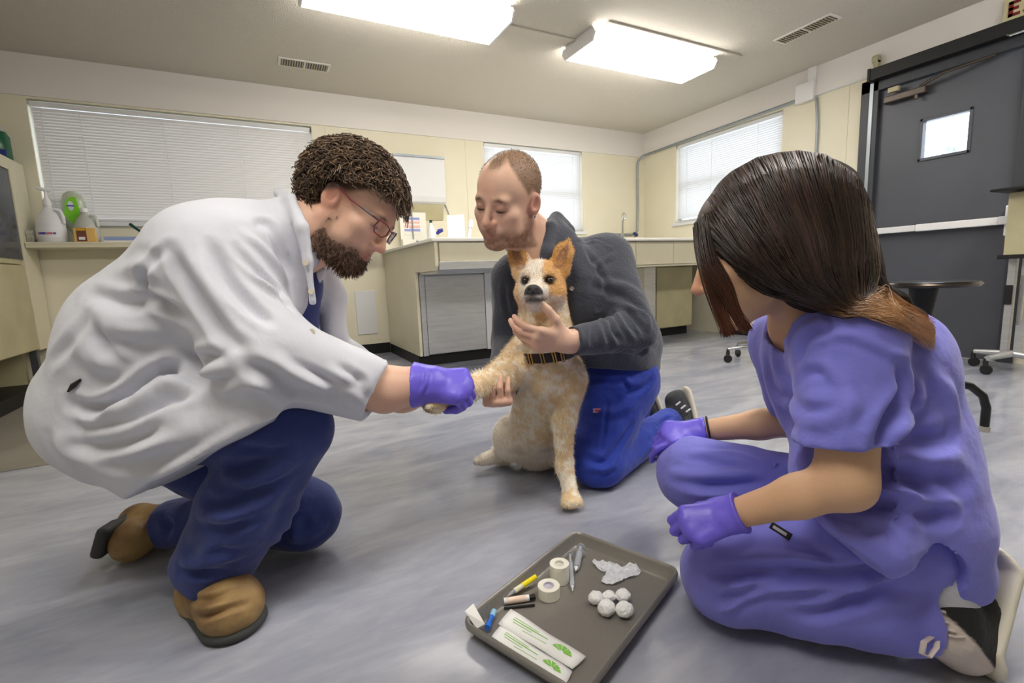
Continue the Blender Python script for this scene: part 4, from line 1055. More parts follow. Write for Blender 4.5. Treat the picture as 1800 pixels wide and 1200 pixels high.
F.cut(at(664, 695, 1.07), view(.90, -.42, 0), (Rcu + (Rcu - Rel) * .16, .115))
F.sub(cone(Rcu - (Rcu - Rel) * .12, Rwr, .054, .054), 0.006)
# collar
F.add(chain([at(488, 338, 1.14), at(512, 350, 1.03), at(530, 400, .985), at(542, 460, .99), at(550, 530, 1.0)], [.011, .013, .013, .012, .009]), 0.010)
F.sub(cone(neckb, H1.g(0, -0.02, -0.06), .083, .085), 0.012)
S = F.mesh(1)
S.folds([
    ([(150, 510), (210, 525), (270, 540), (320, 565)], .013, -.010), ([(160, 545), (220, 580), (290, 590)], .018, .008),
    ([(120, 715), (170, 718), (230, 680), (300, 640), (385, 622)], .012, -.022), ([(150, 735), (230, 712), (300, 668), (380, 645)], .013, .013),
    ([(140, 755), (230, 735), (300, 690), (400, 668)], .012, -.012), ([(160, 760), (260, 735), (330, 720)], .016, .010), ([(150, 790), (220, 770), (290, 730)], .014, -.009),
    ([(300, 430), (330, 500), (390, 575), (430, 610)], .012, -.012), ([(345, 440), (375, 500), (420, 560)], .02, .009), ([(375, 425), (405, 490), (450, 540), (480, 560)], .010, -.010),
    ([(420, 430), (450, 470), (500, 510), (520, 540)], .008, -.008), ([(440, 410), (480, 450), (515, 500)], .010, .007), ([(440, 460), (480, 500), (520, 530)], .008, .006),
    ([(455, 395), (470, 385), (500, 440), (520, 480)], .008, -.006),
    ([(240, 480), (250, 520), (300, 560)], .012, -.008), ([(200, 470), (240, 470), (280, 500)], .015, .006), ([(285, 430), (250, 470), (240, 520)], .009, -.006),
    ([(430, 640), (470, 660), (520, 690), (560, 705)], .012, -.010), ([(480, 625), (540, 665), (600, 690)], .012, .008), ([(510, 640), (570, 660), (640, 690)], .008, -.007),
    ([(590, 650), (620, 680), (640, 720)], .009, .006), ([(610, 645), (640, 670), (660, 715)], .008, -.006), ([(560, 655), (590, 690), (600, 725)], .009, -.006),
    ([(110, 760), (120, 800), (180, 835)], .02, .008), ([(80, 640), (110, 600), (150, 550)], .012, -.006), ([(130, 600), (180, 640), (220, 640)], .02, .007),
    ([(200, 800), (280, 790), (360, 740)], .018, .009), ([(180, 820), (260, 815), (330, 780)], .014, -.008), ([(250, 850), (330, 815), (420, 755)], .010, .005), ([(120, 790), (200, 790), (260, 760)], .012, -.006),
    ([(430, 685), (460, 680), (495, 690)], .012, .006), ([(170, 560), (185, 610), (225, 650)], .010, -.007),
])
S.wrinkle(11, .0035).wrinkle(26, .0015).relax(1)
coat = S.build('lab_coat', m_coat, doc)
pk = [S.hit(114, 690), S.hit(141, 675)]; pk = [pk[0], (pk[0] + pk[1]) / 2 - CF * .003, pk[1]]
MB().tube([p - CF * 0.001 for p in pk], [.002, .005, .002], 8).build('pocket_slit', m_black, coat, True)
for px, py in ((533, 468), (546, 520), (552, 575)):
    MB().lathe([(0.001, -.002), (0.006, -.002), (0.006, .001), (0.001, .001)], S.hit(px, py) - CF * .002, 12, -CF).build('button', M('button_%d' % py, (214, 204, 186), 0.4), coat, True)

# trousers
F = field_of([ell(Rhip, .15), ell(Lhip, .15), ell(Rkn, .12), ell(Ran, .13), ell(Lkn, .12), ell(Lan, .12)], 0.0068)
F.add(cone(Rhip, Lhip, .085, .09), 0.03)
F.add(chain([Rhip, Rkn], [.080, .082]), 0.02)
F.add(chain([Rkn, (Rkn + Ran) / 2 + CR * -.005, Ran + (Ran - Rkn) * .06], [.082, .096, .083]), 0.03)
F.cut(Ran + (Ran - Rkn) * .02, unit(Ran - Rkn) + view(-.15, -.2, 0), (Ran + (Ran - Rkn) * .25, .15))
F.sub(cone(Ran - (Ran - Rkn) * .1, Ran + (Ran - Rkn) * .3, .070, .075), 0.006)
G = F
G.add(chain([Lhip, Lkn], [.10, .088]), 0.03)
G.add(chain([Lkn, (Lkn + Lan) / 2, Lan - (Lkn - Lan) * .04], [.088, .080, .062]), 0.025)
G.cut(Lan, unit(Lan - Lkn), (Lan + (Lan - Lkn) * .2, .12))
G.cut(A(0, 0, 0.003), A(0, 0, -1))
S = G.mesh(2)
S.folds([
    ([(395, 815), (440, 822), (500, 800)], .010, -.010), ([(390, 835), (450, 850), (520, 820)], .012, .009), ([(350, 870), (420, 880), (500, 850)], .010, -.009), ([(345, 900), (410, 910), (480, 880)], .014, .008),
    ([(335, 925), (400, 935), (450, 910)], .010, -.007), ([(420, 790), (470, 800), (530, 780)], .009, -.007), ([(310, 1000), (350, 1015), (410, 1005)], .009, -.010), ([(320, 985), (370, 990), (430, 980)], .012, .008),
    ([(390, 800), (430, 770), (480, 760)], .012, .007), ([(300, 960), (360, 975), (420, 960)], .010, .006), ([(500, 840), (470, 900), (430, 970)], .02, .006),
    ([(500, 905), (540, 915), (580, 905)], .012, -.008), ([(470, 950), (520, 950), (575, 930)], .012, .007), ([(280, 900), (290, 920), (285, 950)], .009, -.008),
])
S.wrinkle(13, .004, (1, 1, 1.6)).wrinkle(30, .002).relax(1)
S.build('trousers', m_navy, doc)

# boots
def boot_build(prims, sole_pts, name='boot'):
    F = field_of([p for p, _ in prims], 0.005)
    for p, k in prims: F.add(p, k)
    F.cut(A(0, 0, 0.004), A(0, 0, -1))
    return F
F = boot_build([(cone(at(372, 980, 1.10), at(366, 1030, 1.10), .058, .060), .03), (cone(at(364, 1040, 1.10), at(402, 1058, 1.03), .054, .060), .03), (ell(at(408, 1066, 1.015), (.062, .062, .050)), .02)], None)
S = F.mesh(2); S.folds([([(330, 1050), (370, 1045), (430, 1025)], .006, -.006), ([(335, 1068), (380, 1060), (440, 1045)], .007, .005), ([(345, 1085), (390, 1070), (445, 1058)], .006, -.005)]).wrinkle(40, .0015)
b1 = S.build('boot', m_boot, doc)
F = field_of([cone(at(364, 1075, 1.10), at(408, 1095, 1.0), .08)], 0.005)
p0, p1 = at(364, 1040, 1.10), at(408, 1064, 1.018); p0[2] = p1[2] = .012
F.add(cone(p0, p1, .054, .0655, ZUP, .34), .01); F.cut(A(0, 0, 0.0), A(0, 0, -1)); F.cut(A(0, 0, 0.026), A(0, 0, 1))
F.mesh(1).build('boot_sole', m_sole, b1)
hl, tl = at(245, 918, 1.385), at(232, 950, 1.28)
F = boot_build([(cone(Lan + (Lan - Lkn) * -.02, hl, .052, .048), .03), (cone(hl, tl, .046, .044), .03), (ell(tl, .05), .02)], None)
b2 = F.mesh(2).wrinkle(40, .0015).build('boot', m_boot, doc)
sl = unit(view(-1, .25, .25)); ax0 = unit(tl - hl); ax0 = unit(ax0 - sl * (ax0 @ sl)); ax1 = np.cross(sl, ax0)
F = field_of([cone(hl, tl, .12)], 0.005)
F.add(slab((hl + tl) / 2 + sl * .038 + ax0 * .005, (.016, .100, .040), np.stack([sl, ax0, ax1], 1), .012), .006)
F.sub(slab((hl + tl) / 2 + sl * .056 + ax0 * .0, (.012, .03, .05), np.stack([sl, ax0, ax1], 1), .004), .006)
F.cut(A(0, 0, 0.0), A(0, 0, -1))
F.mesh(1).build('boot_sole', m_sole, b2)

# right glove closed around the paw
fist = [(1.25, 1.25, .6), (1.28, 1.3, .6), (1.25, 1.3, .6), (1.15, 1.25, .6)]
PK = hand(Rwr, view(1, -.03, -.05), view(.05, .70, .72), -1, fist, (.75, .95, .5, .4), 1.16, 1.22, wr=.046)
F = field_of([p for p, _ in PK] + [cone(Rwr - CR * .04, Rwr, .06)], 0.0032)
put(F, PK); F.add(cone(Rwr - CR * .012, Rwr + CR * .03, .050, .043), .02)
F.cut(Rwr - CR * .010, -CR)
F.mesh(2).folds([([(742, 700), (752, 668), (750, 645)], .004, .003)]).wrinkle(60, .0012).build('glove', m_glove, doc)
PK = hand(Lwr, view(.98, -.10, -.12), view(0, -.95, .25), 1, [(.35, .6, .4)] * 4, (.5, .4, .3, .3), 1.05, 1.12, wr=.036)
F = field_of([p for p, _ in PK], 0.0045); put(F, PK); F.mesh(2).build('glove', m_glove, doc)
# ------------------------------------------------------------------ man with shaved hair kneeling behind the dog
man = thing('person', (1.1, 1.5, 0), 'man with shaved hair, charcoal pullover and royal blue trousers kneeling behind the dog', 'person')
H2 = Head(at(893, 347, 1.37), view(-.53, -.46, .71), view(-.02, .86, .5), 1.06)
pel, waist, chest, neckb = at(1085, 668, 1.80), at(1070, 610, 1.74), at(1008, 525, 1.60), at(970, 435, 1.50)
Lsh, Rsh = at(1062, 462, 1.60), at(912, 492, 1.63)
Lel, Lwr = at(1118, 583, 1.46), at(998, 600, 1.335)
Rel, Rwr = at(895, 600, 1.70), at(884, 695, 1.385)
Lhip, Lkn, Lan = at(1085, 668, 1.76), at(1046, 812, 1.625), at(1176, 742, 1.98)
Rhip, Rkn, Ran = at(1020, 680, 1.86), at(968, 790, 1.90), at(1125, 718, 2.22)
F = field_of([ell(H2.c, .16), ell(Lkn, .1), ell(Lan, .1), ell(Ran, .1), ell(Rkn, .1), ell(Lel, .1), ell(Rel, .12), ell(at(870, 690, 1.3), .08), ell(at(920, 580, 1.28), .06)], 0.010,
             [(H2.c - .15, H2.c + .15, .0034), (at(950, 585, 1.29) - .095, at(950, 585, 1.29) + .095, .0034), (at(876, 688, 1.32) - .075, at(876, 688, 1.32) + .075, .0034)])
F.add(chain([pel, waist, chest, neckb], [.07, .08, .11, .06]), .04); F.add(cone(Rsh, Lsh, .055, .055), .04)
F.add(chain([Lsh, Lel, Lwr], [.05, .042, .031]), .02); F.add(chain([Rsh, Rel, Rwr], [.05, .042, .031]), .02)
F.add(chain([Lhip, Lkn, Lan], [.08, .055, .04]), .03); F.add(chain([Rhip, Rkn, Ran], [.08, .055, .04]), .03)
F.add(chain([neckb + CU * -.02, H2.g(0, -.03, -.07)], [.070, .062]), .03); F.add(chain([at(955, 470, 1.47), H2.g(0, .0, -.085)], [.05, .05]), .03)
H2.sculpt(F, jaw=1.05, brow=1.1)
PK = hand(Lwr, view(-.95, .06, .30), view(-.15, -.52, .84), 1, [(.45, .55, .35), (.5, .6, .35), (.55, .6, .4), (.6, .65, .4)], (.95, .15, .25, .25), 1.03, 1.05, wr=.031)
put(F, PK)
PK = hand(Rwr, view(-.15, -.08, .98), view(.05, -.98, -.1), -1, [(1.25, .75, .5), (1.3, .8, .5), (1.3, .8, .5), (1.25, .8, .5)], (.5, .5, .3, .3), 1.02, 1.0, wr=.031)
put(F, PK)
S = F.mesh(2)
def hairline(x, y):
    th = np.degrees(np.arctan2(np.abs(x), y - .0))
    return np.interp(th, [0, 14, 26, 38, 50, 64, 78, 92, 104, 118, 180], [.082, .083, .094, .096, .072, .040, .012, .022, .010, -.045, -.055])
def paint_man(V):
    L = H2.loc(V); x, y, z = L.T; n = noise3(V, 110); inh = np.linalg.norm(L, axis=1) < .17
    C = flatc(len(V), (228, 188, 164)); C = mixc(C, (220, 164, 142), .4 * sstep(noise3(V, 15), -.2, .8))
    ear = np.exp(-(((np.abs(x) - .08) / .02) ** 2 + ((y + .01) / .03) ** 2 + ((z + .012) / .036) ** 2)); C = mixc(C, (222, 138, 122), .6 * ear)
    C = mixc(C, (214, 132, 114), .5 * np.exp(-((x / .02) ** 2 + ((y - .108) / .02) ** 2 + ((z + .042) / .015) ** 2)))
    lips = np.exp(-((x / .022) ** 2 + ((y - .094) / .014) ** 2 + ((z + .075) / .0085) ** 2)); C = mixc(C, (190, 112, 104), .85 * lips * inh)
    beard = sstep(-z + .2 * (y - .05), .058, .090) * sstep(y, -.02, .03) + .8 * sstep(y, -.012, .004) * sstep(-y, -.045, -.015) * sstep(-z, .015, .045)
    C = mixc(C, (104, 76, 54), .74 * np.clip(beard, 0, 1) * (1 - .9 * lips) * sstep(n, -2.5, .8) * (1 - sstep(-z, .12, .132)) * inh)
    brow = np.exp(-(((np.abs(x) - .032) / .017) ** 2 + ((z - .0165 + .18 * np.abs(np.abs(x) - .028)) / .0052) ** 2)) * (y > .05); C = mixc(C, (88, 62, 46), 1.0 * brow)
    lash = np.exp(-(((np.abs(x) - .031) / .0135) ** 2 + ((z + .0125) / .0030) ** 2)) * (y > .07); C = mixc(C, (44, 32, 28), .95 * lash)
    C = mixc(C, (188, 128, 112), .4 * np.exp(-(((np.abs(x) - .031) / .018) ** 2 + ((z + .004) / .010) ** 2)) * (y > .07))
    hairm = sstep(z - hairline(x, y), -.010, .020) * inh
    C = mixc(C, (116, 92, 70), .78 * hairm)
    return C
S.paint(paint_man); S.build('body', m_skin, man)
# very short hair
rs = np.random.RandomState(2); L = H2.loc(S.V); N = S.normals(); inh = np.linalg.norm(L, axis=1) < .17
x, y, z = L.T
ok = inh & (z > hairline(x, y) + .004) & (np.abs(x) < .079)
out = []; cols = []
for i in rs.choice(np.nonzero(ok)[0], 9000):
    p = S.V[i] + rs.normal(size=3) * .0015; dn = unit(N[i] + rs.normal(size=3) * .4); k = np.linspace(0, 1, 2)[:, None]
    out.append(p - N[i] * .001 + dn * .0032 * k); cols.append(np.array(s2l((150, 122, 94))) * (.7 + .6 * rs.rand()))
strands('hair', out, .0004, .0002, m_hair, man, cols, 3)
MB().lathe([(.001, -.003), (.0045, -.003), (.005, 0), (.0045, .003), (.001, .003)], H2.g(-.081, .002, -.040), 12, H2.R @ A(1, 0, 0)).build('ear_stud', m_chrome, man, True)
for q in (-1, 1):
    MB().tube([H2.g(q * (.031 + .0135 * t_), .0890 - .0045 * t_ * t_ - .0012 * t_ * 1, -.0105 - .0035 * (1 - t_ * t_)) for t_ in np.linspace(-1, 1, 9)], [.0004, .0009, .0011, .0012, .0012, .0012, .0011, .0009, .0004], 6).build('eyelashes', M('lash_brown_%d' % (q + 1), (46, 34, 30), .6), man, True)
# pullover
F = field_of([ell(pel, .2), ell(waist, .2), ell(chest, .22), ell(Lsh, .12), ell(Rsh, .12), ell(Lel, .1), ell(Lwr, .08), ell(Rel, .1), ell(Rwr, .08), ell(at(960, 380, 1.45), .06)], 0.0062)
F.add(chain([pel, waist, chest], [.150, .148, .150], CR, 1.05), .05); F.add(cone(chest, neckb, .14, .085), .05)
F.add(cone(Rsh, Lsh, .088, .092), .05); F.add(cone(at(1110, 600, 1.80), at(1080, 640, 1.82), .11, .12), .05)
F.cut(at(1085, 648, 1.70), view(-.06, -1, 0), None)
F.add(chain([Lsh, Lel], [.090, .062]), .035); F.add(chain([Lel, Lwr + (Lwr - Lel) * .02], [.062, .040]), .02)
F.cut(Lwr + (Lel - Lwr) * .05, unit(Lwr - Lel), (Lwr, .08)); F.sub(cone(Lwr + (Lel - Lwr) * .15, Lwr + (Lwr - Lel) * .1, .033, .033), .004)
F.add(chain([Rsh, Rel], [.088, .062]), .035); F.add(chain([Rel, Rwr], [.062, .042]), .02)
F.cut(Rwr + (Rel - Rwr) * .1, unit(Rwr - Rel), (Rwr, .07))
F.sub(chain([at(935, 490, 1.42), at(945, 430, 1.46), H2.g(0, -.03, -.05)], [.045, .062, .07]), .012)
F.add(chain([at(1000, 405, 1.56), at(978, 385, 1.50), at(967, 400, 1.43), at(962, 445, 1.40), at(950, 500, 1.41)], [.024, .022, .020, .020, .016]), .015)
F.add(chain([at(985, 400, 1.58), at(940, 440, 1.58), at(908, 462, 1.52), at(915, 490, 1.47), at(938, 512, 1.43)], [.022, .022, .022, .02, .016]), .015)
S = F.mesh(2)
S.folds([([(1040, 440), (1060, 470), (1065, 520)], .010, -.007), ([(1085, 440), (1050, 470), (1035, 520)], .009, .005), ([(1060, 545), (1080, 570), (1100, 605)], .008, -.009), ([(1075, 540), (1100, 565), (1125, 600)], .008, .008),
         ([(1090, 535), (1120, 555), (1140, 590)], .008, -.010), ([(1105, 530), (1135, 545), (1150, 575)], .008, .007), ([(1050, 560), (1065, 585), (1070, 612)], .008, .006), ([(1040, 565), (1048, 590), (1048, 612)], .006, -.006),
         ([(1020, 570), (1025, 590), (1022, 610)], .006, .004), ([(1060, 500), (1100, 520), (1140, 540)], .012, -.006), ([(1040, 480), (1090, 495), (1130, 510)], .014, .006),
         ([(1060, 640), (1100, 625), (1160, 610)], .010, -.007), ([(1110, 640), (1140, 625), (1165, 600)], .010, .006), ([(880, 500), (885, 540), (895, 570)], .008, -.006), ([(1000, 420), (1040, 415), (1080, 430)], .006, .004)])
S.wrinkle(16, .003).wrinkle(35, .0015).relax(1); pv = S.build('pullover', m_grshirt, man)
MB().tube([S.hit(946, 470) - CF * .003, S.hit(948, 490) - CF * .003], .003, 6).build('zip', M('navy_zip', (30, 36, 90), .5), pv)
zp = S.hit(998, 511)
MB().lathe([(.001, -.002), (.006, -.002), (.007, 0), (.001, .002)], zp - CF * .003, 12, -CF).build('snap', m_chrome, pv, True)
# trousers
F = field_of([ell(Lhip, .18), ell(Rhip, .16), ell(Lkn, .12), ell(Rkn, .12), ell(Lan, .1), ell(Ran, .1)], 0.0064)
F.add(cone(Lhip, Rhip, .135, .12), .05); F.add(cone(Lhip + CR * .01, Lkn, .138, .083), .04); F.add(cone(Lkn + view(.03, -.005, 0), Lan, .075, .058), .03)
F.add(chain([Rhip, Rkn, Ran], [.12, .08, .06]), .03); F.cut(Lan, unit(Lan - Lkn), (Lan + (Lan - Lkn) * .2, .1)); F.cut(A(0, 0, .002), A(0, 0, -1))
F.sub(cone(Lan - (Lan - Lkn) * .1, Lan + (Lan - Lkn) * .2, .05), .005)
S = F.mesh(2)
S.folds([([(1020, 800), (1060, 805), (1085, 790)], .010, -.007), ([(1020, 825), (1055, 832), (1090, 812)], .010, .006), ([(1080, 800), (1100, 775), (1120, 745)], .010, -.009), ([(1110, 690), (1140, 680), (1155, 660)], .010, -.008),
         ([(1030, 665), (1060, 670), (1100, 660)], .009, -.007), ([(1095, 655), (1110, 668), (1130, 660)], .008, .006), ([(1050, 720), (1090, 715), (1130, 705)], .014, .006), ([(1130, 810), (1150, 785), (1170, 770)], .010, .006), ([(1160, 745), (1175, 735), (1185, 725)], .008, -.006), ([(1170, 770), (1180, 750), (1190, 745)], .007, .005), ([(1060, 700), (1058, 740), (1056, 780)], .006, -.004)])
S.wrinkle(15, .003).wrinkle(34, .0018).relax(1); tr_ = S.build('trousers', m_royal, man)
tg = S.hit(1043, 716)
MB().obox(tg - CF * .001, (CR, CU, CF), (.014, .007, .003)).build('cloth_tag', M('red_white_tag', (206, 160, 186), .6), tr_)
MB().obox(tg - CF * .003 + CU * .001, (CR, CU, CF), (.009, .003, .002)).build('tag_print', M('red_print', (190, 50, 60), .6), tr_)
# shoes
m_shoe = M('black_shoe_fabric', (46, 48, 54), .6, bump=(160, .3)); m_cream_sole = M('cream_rubber', (214, 208, 192), .5)
def shoe(heel, toe, sole_dir, parent, r=.038, mat=None, smat=None, hl_=.1):
    F = field_of([cone(heel, toe, .1)], .005)
    F.add(cone(heel, toe, r, r * .92), .02); F.add(ell(heel - sole_dir * .035, r * .85), .025); F.add(cone(heel - sole_dir * .02, heel - sole_dir * .05 + (toe - heel) * .35, r * .8, r * .7), .02)
    F.cut((heel + toe) / 2 + sole_dir * r * .75, sole_dir); F.cut(A(0, 0, .002), A(0, 0, -1))
    up = F.mesh(2).build('shoe', mat or m_shoe, parent)
    ax = unit(toe - heel); ax = unit(ax - sole_dir * (ax @ sole_dir)); bx_ = np.cross(sole_dir, ax)
    F = field_of([cone(heel, toe, .1)], .0045)
    F.add(cone(heel + sole_dir * r * .95 - ax * .004, toe + sole_dir * r * .92 + ax * .006, r * 1.08, r * 1.04, sole_dir, .34), .01); F.cut(A(0, 0, .0), A(0, 0, -1))
    F.mesh(1).build('shoe_sole', smat or m_cream_sole, up)
    return up
s1 = shoe(at(1196, 700, 2.04), at(1208, 752, 1.97), unit(view(.95, .25, -.1)), man)
for k in range(3): MB().tube([at(1188 + k * 9, 712 + k * 6, 1.955), at(1196 + k * 9, 706 + k * 6, 1.955)], .0035, 6).build('lace', m_white, s1)
s2 = shoe(at(1134, 690, 2.24), at(1148, 728, 2.20), unit(view(.9, .35, -.1)), man)
MB().tube([at(1132, 712, 2.15), at(1152, 700, 2.15)], .004, 6).build('stripe', m_white, s2)

# ------------------------------------------------------------------ the dog
dog = thing('dog', (0.85, 1.45, 0), 'tan and white speckled cattle dog with pointed ears sitting and giving its paw', 'dog')
HD = Head(at(949, 497, 1.385), view(-.20, -.10, .97), view(-.02, 1, .1), 1.0)
g = HD.g
sh_r = at(920, 632, 1.45); el_r = at(882, 662, 1.36); wr_r = at(818, 684, 1.225); pw_r = at(768, 706, 1.12)
F = field_of([ell(HD.c, .19), ell(at(945, 780, 1.80), .17), ell(pw_r, .06), ell(at(1003, 868, 1.49), .07), ell(at(850, 808, 1.79), .07), ell(at(1020, 650, 1.5), .08)], .006, [(HD.c - A(.12, .16, .1), HD.c + A(.12, .1, .15), .0034)])
F.add(HD.e((0, -.01, .012), (.060, .068, .056)), .02)
for q in (-1, 1):
    F.add(HD.e((q * .040, .005, -.028), (.034, .045, .036)), .025); F.add(HD.e((q * .026, .046, .022), (.018, .016, .014)), .015)
F.add(HD.cn((0, .035, -.020), (0, .112, -.032), .038, .0265), .02); F.add(HD.cn((0, .03, -.052), (0, .104, -.060), .030, .021), .012)
F.add(HD.e((0, .118, -.030), (.025, .018, .021)), .01); F.add(HD.e((0, .130, -.020), (.0165, .012, .0125)), .006)
F.sub(HD.cn((-.024, .118, -.047), (.024, .118, -.047), .0022, .0022), .004); F.sub(HD.cn((-.026, .06, -.050), (-.024, .115, -.047), .002, .002), .004); F.sub(HD.cn((.026, .06, -.050), (.024, .115, -.047), .002, .002), .004)
for q in (-1, 1):
    F.sub(HD.e((q * .0085, .139, -.021), (.0035, .005, .004)), .003); F.sub(HD.e((q * .034, .062, .006), (.014, .014, .010)), .008)
    eb, em, et = (q * .052, -.018, .040), (q * .068, -.020, .085), (q * .082, -.026, .122)
    F.add([HD.cn(eb, em, .036, .028, (0, 1, .25), .42), HD.cn(em, et, .028, .006, (0, 1, .25), .45)], .014)
    F.sub([HD.cn((q * .056, .004, .050), (q * .070, -.004, .088), .019, .014, (0, 1, .25), .5), HD.cn((q * .070, -.004, .088), (q * .080, -.014, .110), .014, .003, (0, 1, .25), .5)], .007)
F.add([cone(g(0, -.045, -.035), at(958, 600, 1.46), .068, .085)], .03)
ch, be, ru = at(955, 648, 1.50), at(945, 735, 1.67), at(944, 776, 1.80)
F.add(chain([at(958, 600, 1.46), ch, be, ru], [.080, .098, .086, .094]), .035); F.add(ell(at(982, 660, 1.52), .080), .04)
F.add(chain([sh_r, el_r, wr_r, pw_r], [.066, .042, .0275, .027]), .025); F.add(ell(pw_r + (pw_r - wr_r) * .12, (.027, .03, .022)), .012)
for dx in (-.018, -.006, .006, .018): F.add(ell(pw_r + unit(pw_r - wr_r) * .026 + CF * dx - CU * .004, .0105), .005)
fl, fe, fw, fp = at(1000, 668, 1.47), at(990, 735, 1.50), at(992, 818, 1.52), at(1003, 871, 1.49)
F.add(chain([fl, fe, fw, fp], [.058, .037, .0245, .0245]), .022); F.add(ell(fp + view(.0, -.006, .02), (.032, .036, .020)), .012)
for dx in (-.022, -.0075, .0075, .022): F.add(ell(fp + view(dx, -.013, .044 - abs(dx) * .4), .0125), .003)
for dx in (-.0150, 0, .0150): F.sub(cone(fp + view(dx, .004, .052), fp + view(dx * .8, .012, .026), .0032, .0012), .004)
th, hk, hp = at(905, 768, 1.74), at(886, 796, 1.83), at(848, 809, 1.78)
F.add(chain([ru, th], [.095, .078]), .03); F.add(chain([th, hk, hp], [.072, .036, .022]), .025)
for dx in (-.015, 0, .015): F.add(ell(hp + view(-.020, -.002, dx), .0135), .004)
th2 = at(990, 775, 1.77); F.add(cone(ru, th2, .09, .068), .03); F.add(cone(th2, at(975, 806, 1.72), .05, .024), .025); F.add(ell(at(968, 788, 1.70), .024), .014)
F.cut(A(0, 0, .001), A(0, 0, -1))
S = F.mesh(2); S.wrinkle(45, .0016).wrinkle(90, .0012)
def paint_dog(V):
    L = HD.loc(V); x, y, z = L.T; n1, n2, n3 = noise3(V, 26), noise3(V, 62), noise3(V + 3, 130)
    inh = (np.linalg.norm(L - A(0, .03, .02), axis=1) < .155) & (z > -.085)
    C = flatc(len(V), (238, 214, 170)); C = mixc(C, (252, 244, 230), .85 * sstep(n1 * .35 + n2 * .55 + n3 * .5, -.30, .55)); C = mixc(C, (216, 174, 116), .55 * sstep(-n1 * .5 - n2 * .4 + .3 * n3, .0, .8))
    # pale hind quarters and belly
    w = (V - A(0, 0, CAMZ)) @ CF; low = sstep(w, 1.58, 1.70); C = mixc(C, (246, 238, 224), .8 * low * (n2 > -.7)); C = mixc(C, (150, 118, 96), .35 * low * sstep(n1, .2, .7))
    Hc = flatc(len(V), (240, 230, 216)); Hc = mixc(Hc, (226, 200, 164), .5 * sstep(n2, 0, .6))
    pat = sstep(-x, .008, .022) * sstep(z + .2 * np.abs(x), -.036, -.020) * sstep(.075 - y, .0, .02); Hc = mixc(Hc, (216, 164, 94), .95 * pat)
    Hc = mixc(Hc, (222, 180, 120), .8 * sstep(x, .048, .060)); Hc = mixc(Hc, (222, 186, 132), .7 * sstep(-y, .02, .04))
    ears = sstep(z, .044, .056) * sstep(np.abs(x), .030, .042); Hc = mixc(Hc, (212, 162, 96), .95 * ears)
    ax_ = np.interp(z, [.05, .088, .11], [.056, .070, .080]); yx_ = np.interp(z, [.05, .088, .11], [.004, -.004, -.014]); rr_ = np.interp(z, [.03, .05, .088, .112], [.012, .019, .014, .002])
    inner = sstep(z, .034, .046) * sstep(rr_ + .001 - np.abs(np.abs(x) - ax_), 0, .006) * sstep(y - yx_, -.012, -.006); Hc = mixc(Hc, (150, 108, 88), .85 * inner)
    grey = sstep(y, .085, .115) * sstep(-z, .004, .03); Hc = mixc(Hc, (170, 162, 160), .40 * grey)
    lip = np.exp(-((z + .048) / .007) ** 2) * sstep(y, .05, .08); Hc = mixc(Hc, (58, 50, 50), .85 * lip)
    Hc = mixc(Hc, (58, 52, 52), .85 * sstep(y, .112, .122) * sstep(-z, .026, .032) * sstep(z, -.05, -.044) * np.exp(-(x / .016) ** 2))
    nose = sstep(y, .120, .127) * sstep(z, -.038, -.031); Hc = mixc(Hc, (28, 26, 28), .97 * nose)
    rim = np.exp(-((np.hypot((np.abs(x) - .034), (z - .006) * 1.25) - .0125) / .0045) ** 2) * (y > .03); Hc = mixc(Hc, (70, 50, 44), .8 * rim)
    k = inh[:, None] * 1.0
    C = C * (1 - k) + Hc * k
    pads = np.exp(-(np.linalg.norm(V - (pw_r + unit(pw_r - wr_r) * .045 - CU * .012), axis=1) / .02) ** 2); C = mixc(C, (70, 54, 46), .85 * pads)
    return np.clip(C * (1.05 + .08 * n3[:, None]), 0, 1)
S.paint(paint_dog)
m_fur = M('dog_coat', (214, 180, 128), .7, attr='Col', bump=(180, .35, 3), sheen=.2)
db = S.build('body', m_fur, dog)
m_eye = M('dark_brown_eye', (38, 26, 20), .06, spec=.8); m_eyew = M('eye_white', (226, 220, 214), .2)
for q in (-1, 1):
    F = field_of([HD.e((q * .034, .049, .006), (.014, .014, .014))], .0025); F.add(HD.e((q * .034, .0495, .006), (.0118, .0112, .0096)), .002); F.mesh(1).build('eye', m_eye, dog)
# short fur
rs = np.random.RandomState(4); N = S.normals(); L = HD.loc(S.V)
area_ok = ~((L[:, 1] > .118) & (L[:, 2] > -.04) & (np.abs(L[:, 0]) < .03) & (np.linalg.norm(L, axis=1) < .2))
idx_ = rs.choice(np.nonzero(area_ok)[0], 52000); flow = np.tile(A(0, 0, -1.0), (len(idx_), 1)); nh = np.linalg.norm(L[idx_], axis=1) < .15
flow[nh] = (HD.R @ A(0, -1, .1)); t = flow - N[idx_] * (flow * N[idx_]).sum(1)[:, None]; dirn = N[idx_] * .42 + t * .9 + rs.normal(size=(len(idx_), 3)) * .22; dirn /= np.linalg.norm(dirn, axis=1)[:, None]
low_ = np.minimum.reduce([np.linalg.norm(S.V[idx_] - q, axis=1) for q in (fp, hp, pw_r)]); ln = np.where(nh | (low_ < .06), .005, .0105)[:, None] * (.6 + .8 * rs.rand(len(idx_), 1)); side = np.cross(dirn, N[idx_]); side /= np.linalg.norm(side, axis=1)[:, None] + 1e-9
b0 = S.V[idx_] + rs.normal(size=(len(idx_), 3)) * .0012; wd = .00075
Vb = np.stack([b0 - side * wd, b0 + side * wd, b0 + dirn * ln * .6 + side * wd * .6, b0 + dirn * ln + N[idx_] * .0], 1).reshape(-1, 3); Qb = np.arange(len(Vb)).reshape(-1, 4)
